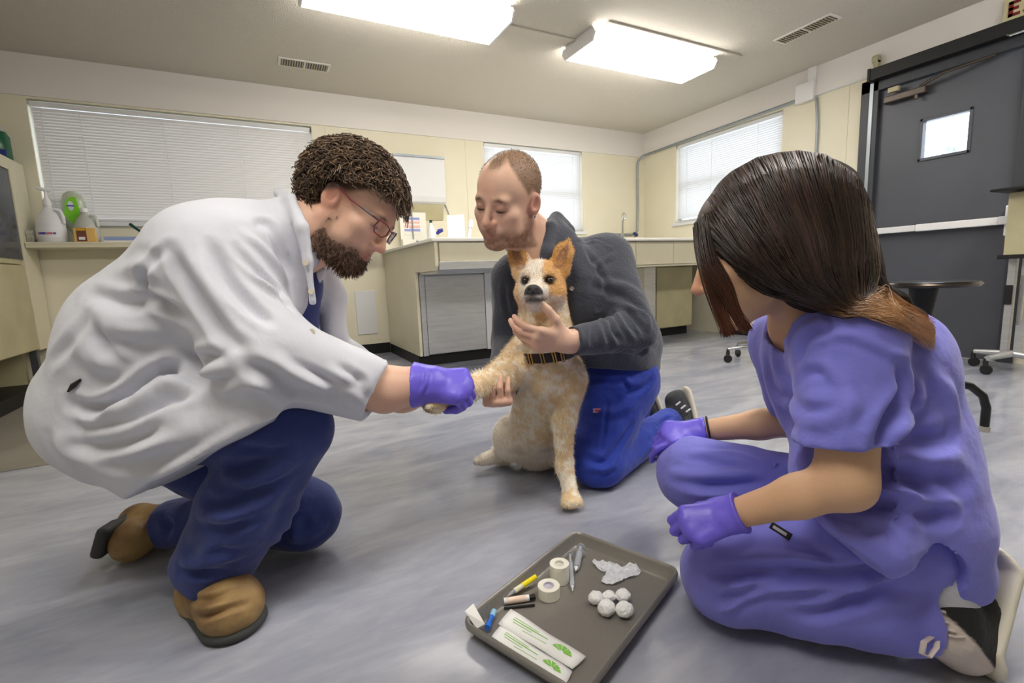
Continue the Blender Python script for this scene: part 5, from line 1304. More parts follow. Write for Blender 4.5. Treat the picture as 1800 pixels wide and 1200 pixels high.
fs = Skin(Vb, Qb); fs.C = np.repeat(S.C[idx_] * (.9 + .2 * rs.rand(len(idx_), 1)), 4, 0)
fo = fs.build('fur', m_fur, dog); fo['kind'] = 'stuff'
# collar
n0 = unit(at(958, 600, 1.46) - g(0, -.045, -.035)); cc_ = at(952, 616, 1.462); a0 = unit(np.cross(n0, CR)); b0_ = np.cross(n0, a0); m_lea = M('dark_leather', (44, 30, 28), .5, bump=(80, .2)); m_brass = M('brass', (196, 160, 92), .3, .9)
ring = [cc_ + n0 * (.012 * math.sin(t) * 0) + (a0 * math.cos(t) + b0_ * math.sin(t)) * .099 for t in np.linspace(0, 2 * math.pi, 49)]
col_v = []; col_f = []
for i, p in enumerate(ring[:-1]):
    o_ = unit(p - cc_)
    for dr, dn in ((0, -.014), (.005, -.014), (.005, .014), (0, .014)): col_v.append(p + o_ * dr + n0 * dn)
for i in range(48):
    j = (i + 1) % 48
    for k in range(4): col_f.append((i * 4 + k, i * 4 + (k + 1) % 4, j * 4 + (k + 1) % 4, j * 4 + k))
clr = obj('collar', col_v, col_f, m_lea, dog)
tc_ = math.atan2((-CF) @ b0_, (-CF) @ a0)
for dt in (-.55, -.30, .02, .35):
    p = cc_ + (a0 * math.cos(tc_ + dt) + b0_ * math.sin(tc_ + dt)) * .106; tn = -a0 * math.sin(tc_ + dt) + b0_ * math.cos(tc_ + dt)
    MB().tube([p + n0 * .016 - tn * .004, p + n0 * .016 + tn * .004, p - n0 * .015 + tn * .010, p - n0 * .015 + tn * .002, p + n0 * .016 - tn * .004], .0022, 8).build('brass_ring', m_brass, clr, True)
# ------------------------------------------------------------------ long-haired woman in periwinkle scrubs
wom = thing('person', (1.0, 0.6, 0), 'long-haired woman in periwinkle scrubs and purple gloves kneeling at the right', 'person')
H3 = Head(at(1336, 425, .865), view(-.87, -.32, -.36), view(-.30, .94, .06), 1.12)
pel, waist, chest, neckb = at(1580, 915, .885), at(1548, 800, .915), at(1490, 665, .935), at(1412, 570, .925)
Lsh, Rsh = at(1492, 600, .81), at(1385, 600, 1.07)
Lel, Lwr = at(1487, 848, .765), at(1292, 903, .855)
Rel, Rwr = at(1408, 738, 1.18), at(1230, 757, 1.265)
Lhip, Lkn, Lan = at(1575, 948, .89), at(1280, 1011, .975), at(1584, 1062, .872)
Rhip, Rkn, Ran = at(1560, 905, 1.06), at(1222, 832, 1.22), at(1520, 950, 1.24)
F = field_of([ell(H3.c, .16), ell(pel, .16), ell(Lkn, .1), ell(Lan, .1), ell(Rkn, .1), ell(Ran, .1), ell(Lel, .08), ell(Lwr, .12), ell(Rwr, .12)], .009, [(H3.c - .14, H3.c + .14, .0045)])
F.add(chain([pel, waist, chest, neckb], [.07, .08, .10, .05]), .04); F.add(cone(Rsh, Lsh, .045, .045), .04)
F.add(chain([Lsh, Lel], [.050, .043]), .02); F.add(chain([Lel, (Lel * .6 + Lwr * .4), Lwr], [.038, .033, .025]), .02)
F.add(chain([Rsh, Rel], [.048, .042]), .02); F.add(chain([Rel, (Rel * .6 + Rwr * .4), Rwr], [.040, .036, .027]), .02)
F.add(ell(Lwr + unit(Lwr - Lel) * .03, .026), .02); F.add(ell(Rwr + unit(Rwr - Rel) * .03, .026), .02)
F.add(chain([Lhip, Lkn, Lan], [.075, .06, .042]), .03); F.add(chain([Rhip, Rkn, Ran], [.09, .06, .042]), .03); F.add(cone(Lan, at(1655, 1050, .84), .042, .035), .02)
F.add(chain([neckb, H3.g(0, -.035, -.065)], [.058, .052]), .03)
H3.sculpt(F, jaw=.92, cheek=1.0, nose=1.03, brow=.8)
S = F.mesh(2)
def paint_wom(V):
    L = H3.loc(V); x, y, z = L.T; inh = np.linalg.norm(L, axis=1) < .17
    C = flatc(len(V), (212, 172, 138)); C = mixc(C, (202, 156, 122), .4 * sstep(noise3(V, 14), -.2, .8))
    C = mixc(C, (214, 140, 120), .6 * np.exp(-((x / .02) ** 2 + ((y - .11) / .02) ** 2 + ((z + .04) / .02) ** 2)))
    C = mixc(C, (196, 104, 104), .9 * np.exp(-((x / .022) ** 2 + ((y - .094) / .014) ** 2 + ((z + .075) / .009) ** 2)) * inh)
    C = mixc(C, (40, 28, 24), .95 * sstep(z - np.where(y > .03, .035, -.05), 0, .015) * inh)
    return C
S.paint(paint_wom); S.build('body', m_skin, wom)
# hair volume
hairP = [H3.e((0, -.025, .028), (.083, .103, .094))]
flow = [(at(1420, 430, .84), .075), (at(1450, 470, .84), .070), (at(1480, 505, .845), .052)]
tail = [at(1495, 512, .83), at(1560, 528, .83), at(1605, 556, .845), at(1632, 582, .86)]
F = field_of(hairP + [ell(p, .13) for p, _ in flow] + [ell(q, .06) for q in tail], .0055)
F.add(hairP, .02); F.add(chain([p for p, _ in flow], [r for _, r in flow]), .04)
F.add(chain([H3.g(-.02, -.09, .03), at(1462, 415, .87), at(1490, 475, .86)], [.055, .045, .04]), .05)
F.add(chain([at(1360, 440, .80), at(1400, 480, .79), at(1455, 515, .80)], [.05, .045, .035]), .04)
F.add(chain(tail, [.036, .024, .014, .005], CU, .7), .03)
F.sub(cone(H3.g(0, .07, -.09), H3.g(0, .16, -.05), .075, .06), .02); F.sub(ell(at(1330, 545, .80), (.05, .05, .05)), .03)
hv = F.mesh(2)
hv.wrinkle(40, .0022, (1, 1, .25)).paint(lambda V: flatc(len(V), (40, 27, 22)) * (.8 + .4 * noise3(V, 40)[:, None]))
hair = hv.build('hair', m_hairvol, wom)
def pl(P, u):
    P = np.array(P, float); t = np.clip(u, 0, 1) * (len(P) - 1); i = min(int(t), len(P) - 2); return P[i] + (P[i + 1] - P[i]) * (t - i)
def crom(P, K):
    P = [2 * P[0] - P[1]] + list(P) + [2 * P[-1] - P[-2]]; out = []; n = len(P) - 3
    for t in np.linspace(0, n - 1e-6, K):
        i = int(t); f = t - i; p0, p1, p2, p3 = P[i:i + 4]
        out.append(.5 * (2 * p1 + (p2 - p0) * f + (2 * p0 - 5 * p1 + 4 * p2 - p3) * f * f + (3 * p1 - p0 - 3 * p2 + p3) * f ** 3))
    return np.array(out)
rs = np.random.RandomState(11); out = []; cols = []; r0 = []
# far side front locks
out = []; cols = []
for s_ in range(520):
    v = rs.rand(); v2 = 1.0 if rs.rand() < .35 else 0.0; P = [at(1222 + 22 * v, 396 - 18 * v, .845), at(1226 + 28 * v, 440, .81 + .02 * v), at(1240 + 32 * v + 14 * v2, 500, .79 + .02 * v), at(1258 + 18 * v + 26 * v2, 550, .80), at(1276 + 14 * v + 30 * v2 + 3 * rs.normal(), 590 - 8 * v - 6 * v2, .80)]
    out.append(crom(P, 14) + rs.normal(size=3) * .002); tt = np.linspace(0, 1, 14)[:, None]; w_ = sstep(tt, .15, .9)
    cols.append((np.array(s2l((48, 32, 25))) * (1 - w_) + np.array(s2l((98, 56, 38))) * w_) * (.7 + .6 * rs.rand()))
strands('front_locks', out, .0011, .0005, m_hair, hair, np.array(cols), 3, H3.c)

# scrub top
F = field_of([ell(pel, .24), ell(waist, .22), ell(chest, .24), ell(Lsh, .14), ell(Rsh, .12), ell(at(1485, 790, .77), .1), ell(Rel, .1), ell(at(1700, 1040, .86), .1), ell(at(1535, 990, .8), .08)], .006)
F.add(chain([pel, waist, chest], [.132, .128, .142], CF, .95), .06); F.add(cone(chest, neckb, .13, .065), .05)
F.add(cone(Rsh, Lsh, .07, .072), .05); F.add(ell(at(1555, 640, .93), .105), .06); F.add(cone(at(1598, 760, .92), at(1612, 880, .90), .080, .088), .05)
F.add(cone(at(1618, 930, .875), at(1672, 1005, .85), .085, .058), .03)
F.add(cone(at(1480, 830, .86), at(1540, 950, .80), .085, .06), .04)
F.cut(at(1675, 1036, .86), view(.28, -.96, 0)); F.cut(at(1535, 1000, .80), view(-.70, -.71, 0), (at(1470, 1020, .80), .13)); F.cut(at(1535, 1000, .80), view(.62, -.78, 0), (at(1590, 1020, .80), .085))
F.add(chain([Lsh, at(1484, 800, .775)], [.080, .070], CR, 1.05), .03)
F.cut(at(1480, 783, .76), view(.06, -1, .0), (at(1480, 840, .76), .10)); F.sub(cone(at(1484, 765, .775), at(1486, 850, .765), .050, .054), .006)
F.add(chain([Rsh, Rel + (Rsh - Rel) * .15], [.078, .068]), .03); F.cut(Rel + (Rsh - Rel) * .2, Rel - Rsh, (Rel, .09)); F.sub(cone(Rel + (Rsh - Rel) * .4, Rel, .052), .006)
F.sub(cone(neckb + view(-.01, .0, .0), H3.g(0, -.02, -.06), .060, .075), .012); F.sub(cone(neckb, at(1372, 610, .90), .05, .012), .012)
S = F.mesh(1)
S.folds([([(1395, 640), (1410, 600), (1455, 570)], .009, -.008), ([(1420, 600), (1480, 585), (1560, 610), (1600, 640)], .007, .004), ([(1400, 665), (1430, 650), (1450, 690)], .009, -.007), ([(1405, 690), (1430, 700), (1470, 690)], .010, .006),
         ([(1410, 730), (1440, 735), (1500, 700)], .012, .005), ([(1590, 640), (1595, 690), (1570, 740), (1545, 790)], .012, -.014), ([(1610, 660), (1610, 710), (1580, 760)], .014, .009), ([(1560, 780), (1620, 770), (1690, 745)], .014, -.008),
         ([(1550, 800), (1610, 800), (1700, 800)], .016, .010), ([(1540, 830), (1610, 840), (1700, 850)], .014, -.012), ([(1520, 850), (1580, 860), (1640, 880)], .014, .010), ([(1500, 880), (1560, 880), (1580, 920)], .012, -.011),
         ([(1600, 880), (1640, 900), (1680, 890)], .014, -.009), ([(1610, 830), (1650, 860), (1690, 900)], .012, .007), ([(1340, 640), (1360, 700), (1390, 760)], .010, -.006), ([(1350, 620), (1375, 680), (1400, 740)], .010, .005), ([(1375, 610), (1395, 560), (1420, 540)], .006, .004),
         ([(1440, 900), (1480, 950), (1530, 990)], .005, .003), ([(1520, 930), (1550, 925), (1570, 960)], .010, -.007), ([(1640, 650), (1680, 700), (1700, 760)], .014, .005), ([(1480, 640), (1485, 700), (1482, 770)], .010, .003), ([(1450, 600), (1452, 560), (1445, 545)], .004, -.004), ([(1630, 960), (1660, 1000), (1680, 1030)], .010, .005)])
S.wrinkle(12, .0035).wrinkle(28, .0018).relax(1); top_ = S.build('scrub_top', m_peri, wom)
rs = np.random.RandomState(11); out = []; cols = []
D_ = hv.V - A(0, 0, CAMZ); w_ = D_ @ CF; gx = ((900 + FPX * (D_ @ CR) / w_) / 5).astype(int); gy = ((600 - FPX * (D_ @ CU) / w_) / 5).astype(int)
zb = np.full((380, 260), 9.0); np.minimum.at(zb, (np.clip(gx, 0, 379), np.clip(gy, 0, 259)), w_)
zs = zb.copy()
for _ in range(3):
    zs = np.where(zs < 5, zs, np.minimum.reduce([np.roll(zs, 1, 0), np.roll(zs, -1, 0), np.roll(zs, 1, 1), np.roll(zs, -1, 1)]))
SX = np.array([x for x in range(244, 309) if (zb[x] < 5).any()]); SY = np.array([np.nonzero(zb[x] < 5)[0][0] for x in SX]) * 5.0; SY = np.convolve(np.pad(SY, 4, 'edge'), np.ones(9) / 9, 'valid') - 2; SX = SX * 5.0 + 2
D_ = S.V - A(0, 0, CAMZ); w_ = D_ @ CF; zt = np.full((380, 260), 9.0); np.minimum.at(zt, (np.clip(((900 + FPX * (D_ @ CR) / w_) / 5).astype(int), 0, 379), np.clip(((600 - FPX * (D_ @ CU) / w_) / 5).astype(int), 0, 259)), w_)
top = [(1224, 402), (1236, 374), (1272, 334), (1330, 302), (1390, 288), (1450, 296), (1500, 328), (1530, 372)]
mid = [(1262, 448), (1290, 440), (1340, 420), (1392, 408), (1440, 402), (1482, 402), (1515, 412), (1538, 430)]
low = [(1345, 508), (1368, 508), (1400, 502), (1432, 496), (1462, 490), (1492, 484), (1520, 480), (1545, 480)]
NS = 6500
for s_ in range(NS):
    u = rs.rand(); dp = rs.rand(); v = rs.rand(); ex = rs.rand() ** .85; cl = int(u * 40); cr_ = np.random.RandomState(cl).rand(3)
    a, b, c = pl(top, u), pl(mid, u), pl(low, u); cx_ = int(a[0] / 5); a = np.array([a[0], max(np.interp(a[0], SX, SY), a[1] - 25) if a[0] > 1240 else a[1]]); b = b + (4 * rs.normal(), 4 * rs.normal()); c = c + (6 * (cr_[0] - .5), 14 * (cr_[1] - .5) + 3 * rs.normal())
    e0 = np.array([1470 + 60 * u, 518 + 22 * (1 - u) + 6 * rs.normal() + 8 * (cr_[2] - .5)]); e1 = np.array([1535 + 25 * u, 522 + 24 * (1 - u) + 6 * rs.normal()]); ex *= 1.22; e2 = np.array([1562 + 90 * ex, 534 + 60 * ex + 11 * rs.normal() * (.4 + .6 * ex)])
    q2 = crom([a, b, c, e0, e1, e2], 24); K = 24
    ds = [zs[int(np.clip(x / 5, 0, 379)), int(np.clip(y / 5, 0, 259))] for x, y in q2]; fb = np.linspace(.86, .80, K); dt_ = [zt[int(np.clip(x / 5, 0, 379)), int(np.clip(y / 5, 0, 259))] for x, y in q2]; ds = [min(d, t, .862 if i_ > 16 else 9) if i_ > 11 else d for i_, (d, t) in enumerate(zip(ds, dt_))]
    ds = np.array([d if d < 5 else f for d, f in zip(ds, fb)]); dsm = ds.copy()
    for _ in range(6): dsm[1:-1] = np.minimum(dsm[1:-1], (dsm[:-2] + 2 * dsm[1:-1] + dsm[2:]) / 4)
    dsm = dsm - .0035 - .009 * dp
    pts_ = [at(q2[0][0] + 3, q2[0][1] + 9, dsm[0] + .05)] + [at(x, y, d) for (x, y), d in zip(q2, dsm)]; out.append(np.array(pts_[:-1])); tt = np.linspace(0, 1, K)[:, None]
    base = np.array(s2l((42, 29, 24))); tip = np.array(s2l((206, 158, 114))); h_ = .7 + .6 * rs.rand(); ww = sstep(tt, .60 - .12 * (cr_[0] > .6), 1.0); st = 1 + (1.0 if cr_[1] > .75 else 0) + .4 * rs.rand()
    cols.append((base * st * (1 - ww) + tip * ww) * h_)
strands('long_strands', out, .0011, .0004, m_hair, hair, np.array(cols), 3, H3.c)
# trousers
F = field_of([ell(Lhip, .18), ell(Rhip, .16), ell(Lkn, .13), ell(Lan, .13), ell(Rkn, .12), ell(Ran, .1)], .0062)
F.add(cone(Lhip, Rhip, .095, .10), .04); F.add(cone(Lhip, Lkn, .098, .093), .03); F.add(chain([Lkn + view(.03, -.012, 0), (Lkn + Lan) / 2 + view(0, -.012, 0), Lan], [.080, .080, .086], CU, .95), .02)
F.cut(Lan + CR * .008, view(1, .1, 0), (Lan + CR * .1, .13)); F.sub(cone(Lan - CR * .01, Lan + CR * .1, .056, .060), .006)
F.add(cone(Lhip, at(1612, 990, .89), .09, .055), .03); F.add(chain([Rhip, Rkn], [.10, .092]), .04); F.add(chain([Rkn, Ran], [.085, .07]), .03); F.cut(A(0, 0, .002), A(0, 0, -1))
S = F.mesh(2)
S.folds([([(1250, 1000), (1350, 1000), (1450, 1005), (1530, 995)], .010, -.012), ([(1240, 1030), (1300, 1030), (1400, 1025), (1500, 1005)], .012, .007), ([(1310, 1030), (1400, 1020), (1500, 1010), (1590, 985)], .008, -.014),
         ([(1290, 980), (1370, 975), (1440, 985)], .012, .007), ([(1260, 1060), (1290, 1045), (1330, 1025)], .008, -.009), ([(1255, 1080), (1290, 1062), (1320, 1040)], .009, .007), ([(1400, 1085), (1470, 1060), (1560, 1030)], .010, -.008), ([(1390, 1070), (1460, 1045), (1550, 1015)], .010, .006),
         ([(1500, 1080), (1550, 1060), (1600, 1050)], .010, .005), ([(1370, 950), (1420, 960), (1480, 985)], .007, -.006), ([(1440, 910), (1480, 945), (1530, 985)], .006, -.005),
         ([(1180, 850), (1260, 850), (1330, 845)], .010, -.008), ([(1170, 830), (1250, 825), (1330, 825)], .010, .006), ([(1210, 875), (1270, 870), (1330, 860)], .009, .006), ([(1200, 800), (1270, 805), (1330, 820)], .008, -.005), ([(1220, 785), (1300, 790), (1350, 810)], .008, .004)])
S.wrinkle(13, .003).wrinkle(30, .0018).relax(1); tr_ = S.build('trousers', m_peri, wom)
tg = [S.hit(1352, 918), S.hit(1384, 946)]; d_ = unit(tg[1] - tg[0]); nn = unit(-CF - d_ * ((-CF) @ d_)); mm_ = (tg[0] + tg[1]) / 2 + nn * .003
MB().obox(mm_, (d_, np.cross(nn, d_), nn), (.020, .0068, .0025)).build('brand_tag', m_black, tr_); MB().obox(mm_ + nn * .002, (d_, np.cross(nn, d_), nn), (.014, .0028, .0012)).build('tag_print', M('grey_tag_print', (170, 168, 178), .6), tr_)
MB().tube([S.hit(1352, 800) - CF * .004, S.hit(1358, 812) - CF * .006, S.hit(1366, 806) - CF * .004], .0025, 6).build('drawstring', m_peri, tr_, True)
# sock and sneaker
F = field_of([cone(Lan, at(1665, 1060, .84), .08)], .005); F.add(chain([Lan + view(.0, .0, 0), at(1645, 1010, .845), at(1660, 1050, .84)], [.05, .048, .046]), .02); F.mesh(2).build('sock', M('light_grey_sock', (196, 196, 204), .8, bump=(150, .3)), wom)
m_offw = M('off_white_canvas', (206, 194, 186), .7, bump=(120, .25)); m_blkc = M('black_canvas', (28, 28, 30), .75)
hl, tl = at(1715, 1030, .865), at(1690, 1128, .845); sd = unit(view(.93, .28, .05))
F = field_of([cone(hl, tl, .12)], .0048); F.add(chain([at(1655, 1060, .84), at(1660, 1100, .835), tl], [.05, .048, .042]), .025); F.add(cone(hl, tl, .046, .044), .025)
F.cut((hl + tl) / 2 + sd * .030, sd); F.cut(A(0, 0, .003), A(0, 0, -1))
sk = F.mesh(2)
sk.paint(lambda V: mixc(flatc(len(V), (30, 30, 32)), (206, 194, 186), sstep(-(V - at(1682, 1115, .83)) @ view(.73, .68, 0), -.002, .002)))
m_snk = M('black_and_off_white_canvas', (206, 194, 186), .7, attr='Col', bump=(120, .25)); sn = sk.build('sneaker', m_snk, wom)
F = field_of([cone(hl, tl, .1)], .0042); F.add(cone(hl + sd * .038 - unit(tl - hl) * .02, tl + sd * .034 + unit(tl - hl) * .02, .050, .050, sd, .26), .01); F.cut(A(0, 0, 0), A(0, 0, -1)); F.mesh(1).build('rubber_sole', m_cream_sole, sn)
for a, b in (((1622, 1068), (1652, 1074)), ((1626, 1084), (1660, 1088)), ((1634, 1100), (1672, 1102)), ((1645, 1116), (1684, 1116))):
    pa, pb = sk.hit(*a), sk.hit(*b); MB().tube([pa - CF * .002, (pa + pb) / 2 - CF * .007, pb - CF * .002], .0036, 8, flat=.6).build('lace', m_offw, sn, True)
pa = sk.hit(1636, 1108); MB().tube([pa - CF * .004, at(1624, 1128, .775), at(1620, 1148, .775), at(1633, 1154, .775), at(1646, 1138, .78), pa - CF * .006], .0044, 8, flat=.5).build('lace_bow', m_offw, sn, True)
# gloves
PK = hand(Lwr, view(-.90, -.30, -.10), view(-.15, .62, .78), 1, [(.95, 1.35, .7), (1.05, 1.35, .7), (1.1, 1.35, .7), (1.1, 1.3, .7)], (.55, .75, .45, .4), .93, 1.05, wr=.032)
F = field_of([p for p, _ in PK] + [cone(Lwr, Lwr + unit(Lel - Lwr) * .05, .06)], .003); put(F, PK); d_ = unit(Lel - Lwr); F.add(cone(Lwr + d_ * .015, Lwr, .038, .031), .015); F.cut(Lwr + d_ * .012, d_)
F.mesh(2).wrinkle(60, .0012).build('glove', m_glove, wom)
PK = hand(Rwr, view(-.98, -.08, .10), view(-.15, .78, .60), -1, [(.50, .75, .45), (.9, 1.2, .6), (1.0, 1.3, .6), (1.05, 1.3, .6)], (.25, .45, .15, .1), 1.0, 1.08, wr=.032)
F = field_of([p for p, _ in PK] + [cone(Rwr, Rwr + unit(Rel - Rwr) * .05, .06)], .0035); put(F, PK); d_ = unit(Rel - Rwr); F.add(cone(Rwr + d_ * .02, Rwr, .038, .031), .015); F.cut(Rwr + d_ * .016, d_)
F.mesh(2).wrinkle(60, .0012).build('glove', m_glove, wom)
ring = [Rwr + d_ * .022 + (unit(np.cross(d_, CU)) * math.cos(t) + np.cross(d_, unit(np.cross(d_, CU))) * math.sin(t)) * .034 for t in np.linspace(0, 6.2832, 25)]
MB().tube(ring, .003, 6, cap=False).build('bracelet', m_black, wom, True)
# ------------------------------------------------------------------ baking tray with supplies
def fl(px, py, z=.0056):
    d = CR * (px - 900) / FPX - CU * (py - 600) / FPX + CF; t = (z - CAMZ) / d[2]; return A(0, 0, CAMZ) + d * t
_a, _b, _c = fl(1010, 930, .036), fl(1183, 1004, .036), fl(806, 1090, .036)
for _q in (_a, _b, _c): _q[2] = 0
T0 = _a; UX = unit(_c - _a); UY = _b - _a; TW = np.linalg.norm(UY) + .012; TL = np.linalg.norm(_c - _a); UY = unit(UY - UX * (UY @ UX))
def tp(a, b, z): return T0 + UX * a + UY * b + ZUP * z
tray = thing('baking_tray', tuple(tp(TL / 2, TW / 2, 0)), 'dark grey metal baking tray on the floor holding medical supplies', 'tray')
def rrect(i, z, r, n=6):
    out = []
    for cx, cy, a0 in ((TL - i - r, TW - i - r, 0), (i + r, TW - i - r, 90), (i + r, i + r, 180), (TL - i - r, i + r, 270)):
        for k in range(n + 1):
            a = math.radians(a0 + 90 * k / n); out.append(tp(cx + r * math.cos(a), cy + r * math.sin(a), z))
    return out
prof = [(.001, .024, .03), (.0, .031, .03), (.001, .036, .03), (.004, .038, .028), (.008, .036, .022), (.010, .031, .02), (.015, .009, .02), (.020, .005, .018)]
outp = [(.021, .001, .018), (.014, .005, .02), (.008, .028, .022), (.004, .028, .026)]
vs = []; fs_ = []
loops = prof + outp; n_ = 28
for i, z, r in loops: vs += rrect(i, z, r)
m_ = len(loops)
for l in range(m_):
    for k in range(n_): fs_.append((l * n_ + k, l * n_ + (k + 1) % n_, ((l + 1) % m_) * n_ + (k + 1) % n_, ((l + 1) % m_) * n_ + k))
fs_.append(tuple(range(7 * n_, 8 * n_))); fs_.append(tuple(range(9 * n_ - 1, 8 * n_ - 1, -1)))
fs_ = [f for f in fs_ if not (len(f) == 4 and f[0] // n_ == 7 and f[2] // n_ == 8)]
m_tray = M('dark_nonstick_metal', (148, 144, 138), .36, .35, bump=(90, .08), var=(5, (134, 130, 124), .3))
o = obj('pan', vs, fs_, m_tray, tray, True); o.data.set_sharp_from_angle(angle=math.radians(50))
ZT = .0056
m_tape = M('white_cloth_tape', (238, 235, 222), .75, bump=(150, .15)); m_core = M('tape_core', (196, 192, 204), .6); m_tape_s = M('dull_cream_tape_core', (214, 210, 198), .7)  # cores: lilac on the low roll, duller cream on the tall one
def tape(c, r, h, label, core):
    t = thing('tape_roll', tuple(c), label, 'tape', 'tape rolls on the tray'); ri = r * .52
    MB().lathe([(ri, .001), (r, .001), (r, h), (ri, h), (ri, .001)], c, 32).build('tape', m_tape, t, True)
    MB().lathe([(ri * .8, .0), (ri * 1.0, .0), (ri * 1.0, h + .0005), (ri * .8, h + .0005), (ri * .8, 0)], c, 32).build('core', core, t, True)
    MB().lathe([(.001, .002), (ri * .82, .002), (ri * .82, h - .004), (.001, h - .004)], c, 24).build('core_paper', core, t, True)
tape(fl(984, 1020), .0225, .044, 'taller white tape roll standing behind the other on the tray', m_tape_s)
tape(fl(965, 1047), .0245, .026, 'low white tape roll with a lilac core on the tray', m_core)
m_cot = M('cotton', (246, 246, 246), .95, bump=(200, .5, 3), sheen=.4)
for i, (px, py, lb) in enumerate(((1047, 1060, 'leftmost cotton ball of the cluster on the tray'), (1070, 1056, 'small cotton ball in the back middle of the cluster'), (1095, 1056, 'cotton ball at the back right of the cluster'), (1066, 1079, 'front left cotton ball of the cluster'), (1098, 1082, 'cotton ball at the front right of the cluster'))):
    r = (.0165, .0145, .0165, .0185, .0185)[i]; c = fl(px, py) + ZUP * (r * .80)
    F = field_of([ell(c, r * 1.1)], .0022); F.add(ell(c, (r, r * .95, r * .82)), .01); F.cut(A(0, 0, ZT + .0004), -ZUP)
    S = F.mesh(1).wrinkle(120, .0014).wrinkle(260, .0008); tag(S.build('cotton_ball', m_cot), lb, 'cotton ball', 'cotton balls on the tray')
# crumpled clear wrapper
rs = np.random.RandomState(8); F = None
c0 = fl(1086, 1008); G = 18; vs = []; fs_ = []
for i in range(G):
    for j in range(G):
        u, v = i / (G - 1) - .5, j / (G - 1) - .5; rad = .036 + .012 * math.sin(3 * math.atan2(v, u + 1e-6) + 1.2)
        p = c0 + CR * u * 2 * rad * 1.15 + unit(np.cross(ZUP, CR)) * v * 2 * rad * .9; vs.append(p)
vs = np.array(vs); hz = np.abs(noise3(vs, 75)) * .014 + np.abs(noise3(vs + 5, 150)) * .006; vs[:, 2] = ZT + .0008 + hz
for i in range(G - 1):
    for j in range(G - 1): fs_.append((i * G + j, i * G + j + 1, (i + 1) * G + j + 1, (i + 1) * G + j))
tag(obj('crumpled_wrapper', vs, fs_, M('crumpled_film', (228, 231, 236), .25, trans=.25, ior=1.3), None, False), 'crumpled translucent wrapper in the back right of the tray', 'wrapper')
# syringes
m_syr = M('clear_syringe', (222, 226, 234), .15, trans=.5, ior=1.3); m_gsk = M('syringe_gasket', (40, 44, 60), .5)
def syringe(p0, p1, r, label, tilt=0.0):
    a = fl(*p0) + ZUP * (r + .003 + tilt); b = fl(*p1) + ZUP * (r + .002); d = unit(b - a); L = np.linalg.norm(b - a)
    t = thing('syringe', tuple(b), label, 'syringe', 'syringes on the tray')
    MB().tube([a + d * L * .28, b - d * L * .12], r, 14).build('barrel', m_syr, t, True); MB().tube([a + d * L * .27, a + d * L * .29], r * 1.9, 14, flat=.6).build('flange', m_syr, t, True)
    MB().tube([a + d * L * .02, a + d * L * .62], r * .55, 10).build('plunger', m_syr, t, True); MB().tube([a, a + d * L * .025], r * 1.25, 14).build('thumb_rest', m_syr, t, True)
    MB().tube([a + d * L * .62, a + d * L * .68], r * .92, 14).build('gasket', m_gsk, t, True); MB().tube([b - d * L * .12, b - d * L * .07, b], [r * .7, r * .35, r * .2], 10).build('tip', m_white, t, True)
syringe((1002, 978), (1007, 1044), .0055, 'slim clear syringe lying beside the tape rolls')
syringe((1021, 968), (1012, 1010), .0085, 'thick clear syringe in the far corner of the tray')
# capped yellow syringe needle
ps = thing('yellow_capped_syringe', tuple(fl(900, 1045)), 'syringe with a bright yellow cap near the long edge of the tray', 'syringe')
a, b = fl(884, 1052, .013), fl(942, 1013, .030); d = b - a
MB().tube([a + d * .58, b], [.0062, .0056], 12).build('cap', M('yellow_plastic', (246, 226, 20), .35), ps, True); MB().tube([a + d * .34, a + d * .6], .0058, 12).build('barrel', M('pale_cream_plastic', (226, 224, 196), .35), ps, True); MB().tube([a, a + d * .36], [.003, .0045], 12).build('hub', m_syr, ps, True)
vl = thing('labelled_tube', tuple(fl(912, 1062)), 'small labelled sample tube with a black stopper on the tray', 'tube'); a, b = fl(886, 1062) + ZUP * .0075, fl(941, 1054) + ZUP * .0075; d = b - a
MB().tube([a, a + d * .80], .0068, 14).build('body', m_white, vl, True); MB().tube([a + d * .12, a + d * .70], .0071, 14).build('label', M('peach_label', (240, 214, 196), .6), vl, True); MB().tube([a + d * .80, b], [.0055, .006], 12).build('stopper', m_black, vl, True)
tag(MB().tube([fl(886, 1071) + ZUP * .003, fl(940, 1065) + ZUP * .003], .0026, 8).build('black_stick', m_black, None, True), 'thin black stick lying beside the labelled tube', 'stick')
bc = thing('blue_catheter', tuple(fl(862, 1100)), 'small bright blue plastic catheter hub on the tray', 'catheter'); a, b = fl(869, 1082) + ZUP * .011, fl(857, 1112) + ZUP * .011; d = b - a
m_bl = M('bright_blue_plastic', (36, 110, 220), .3)
MB().tube([a, a + d * .35], .0062, 12).build('clear_cap', M('pale_blue_plastic', (150, 196, 230), .3), bc, True); MB().tube([a + d * .33, a + d * .5, a + d * .75], [.006, .0045, .004], 12).build('hub', m_bl, bc, True); MB().tube([a + d * .72, b], [.006, .0065], 12).build('wing', m_bl, bc, True)
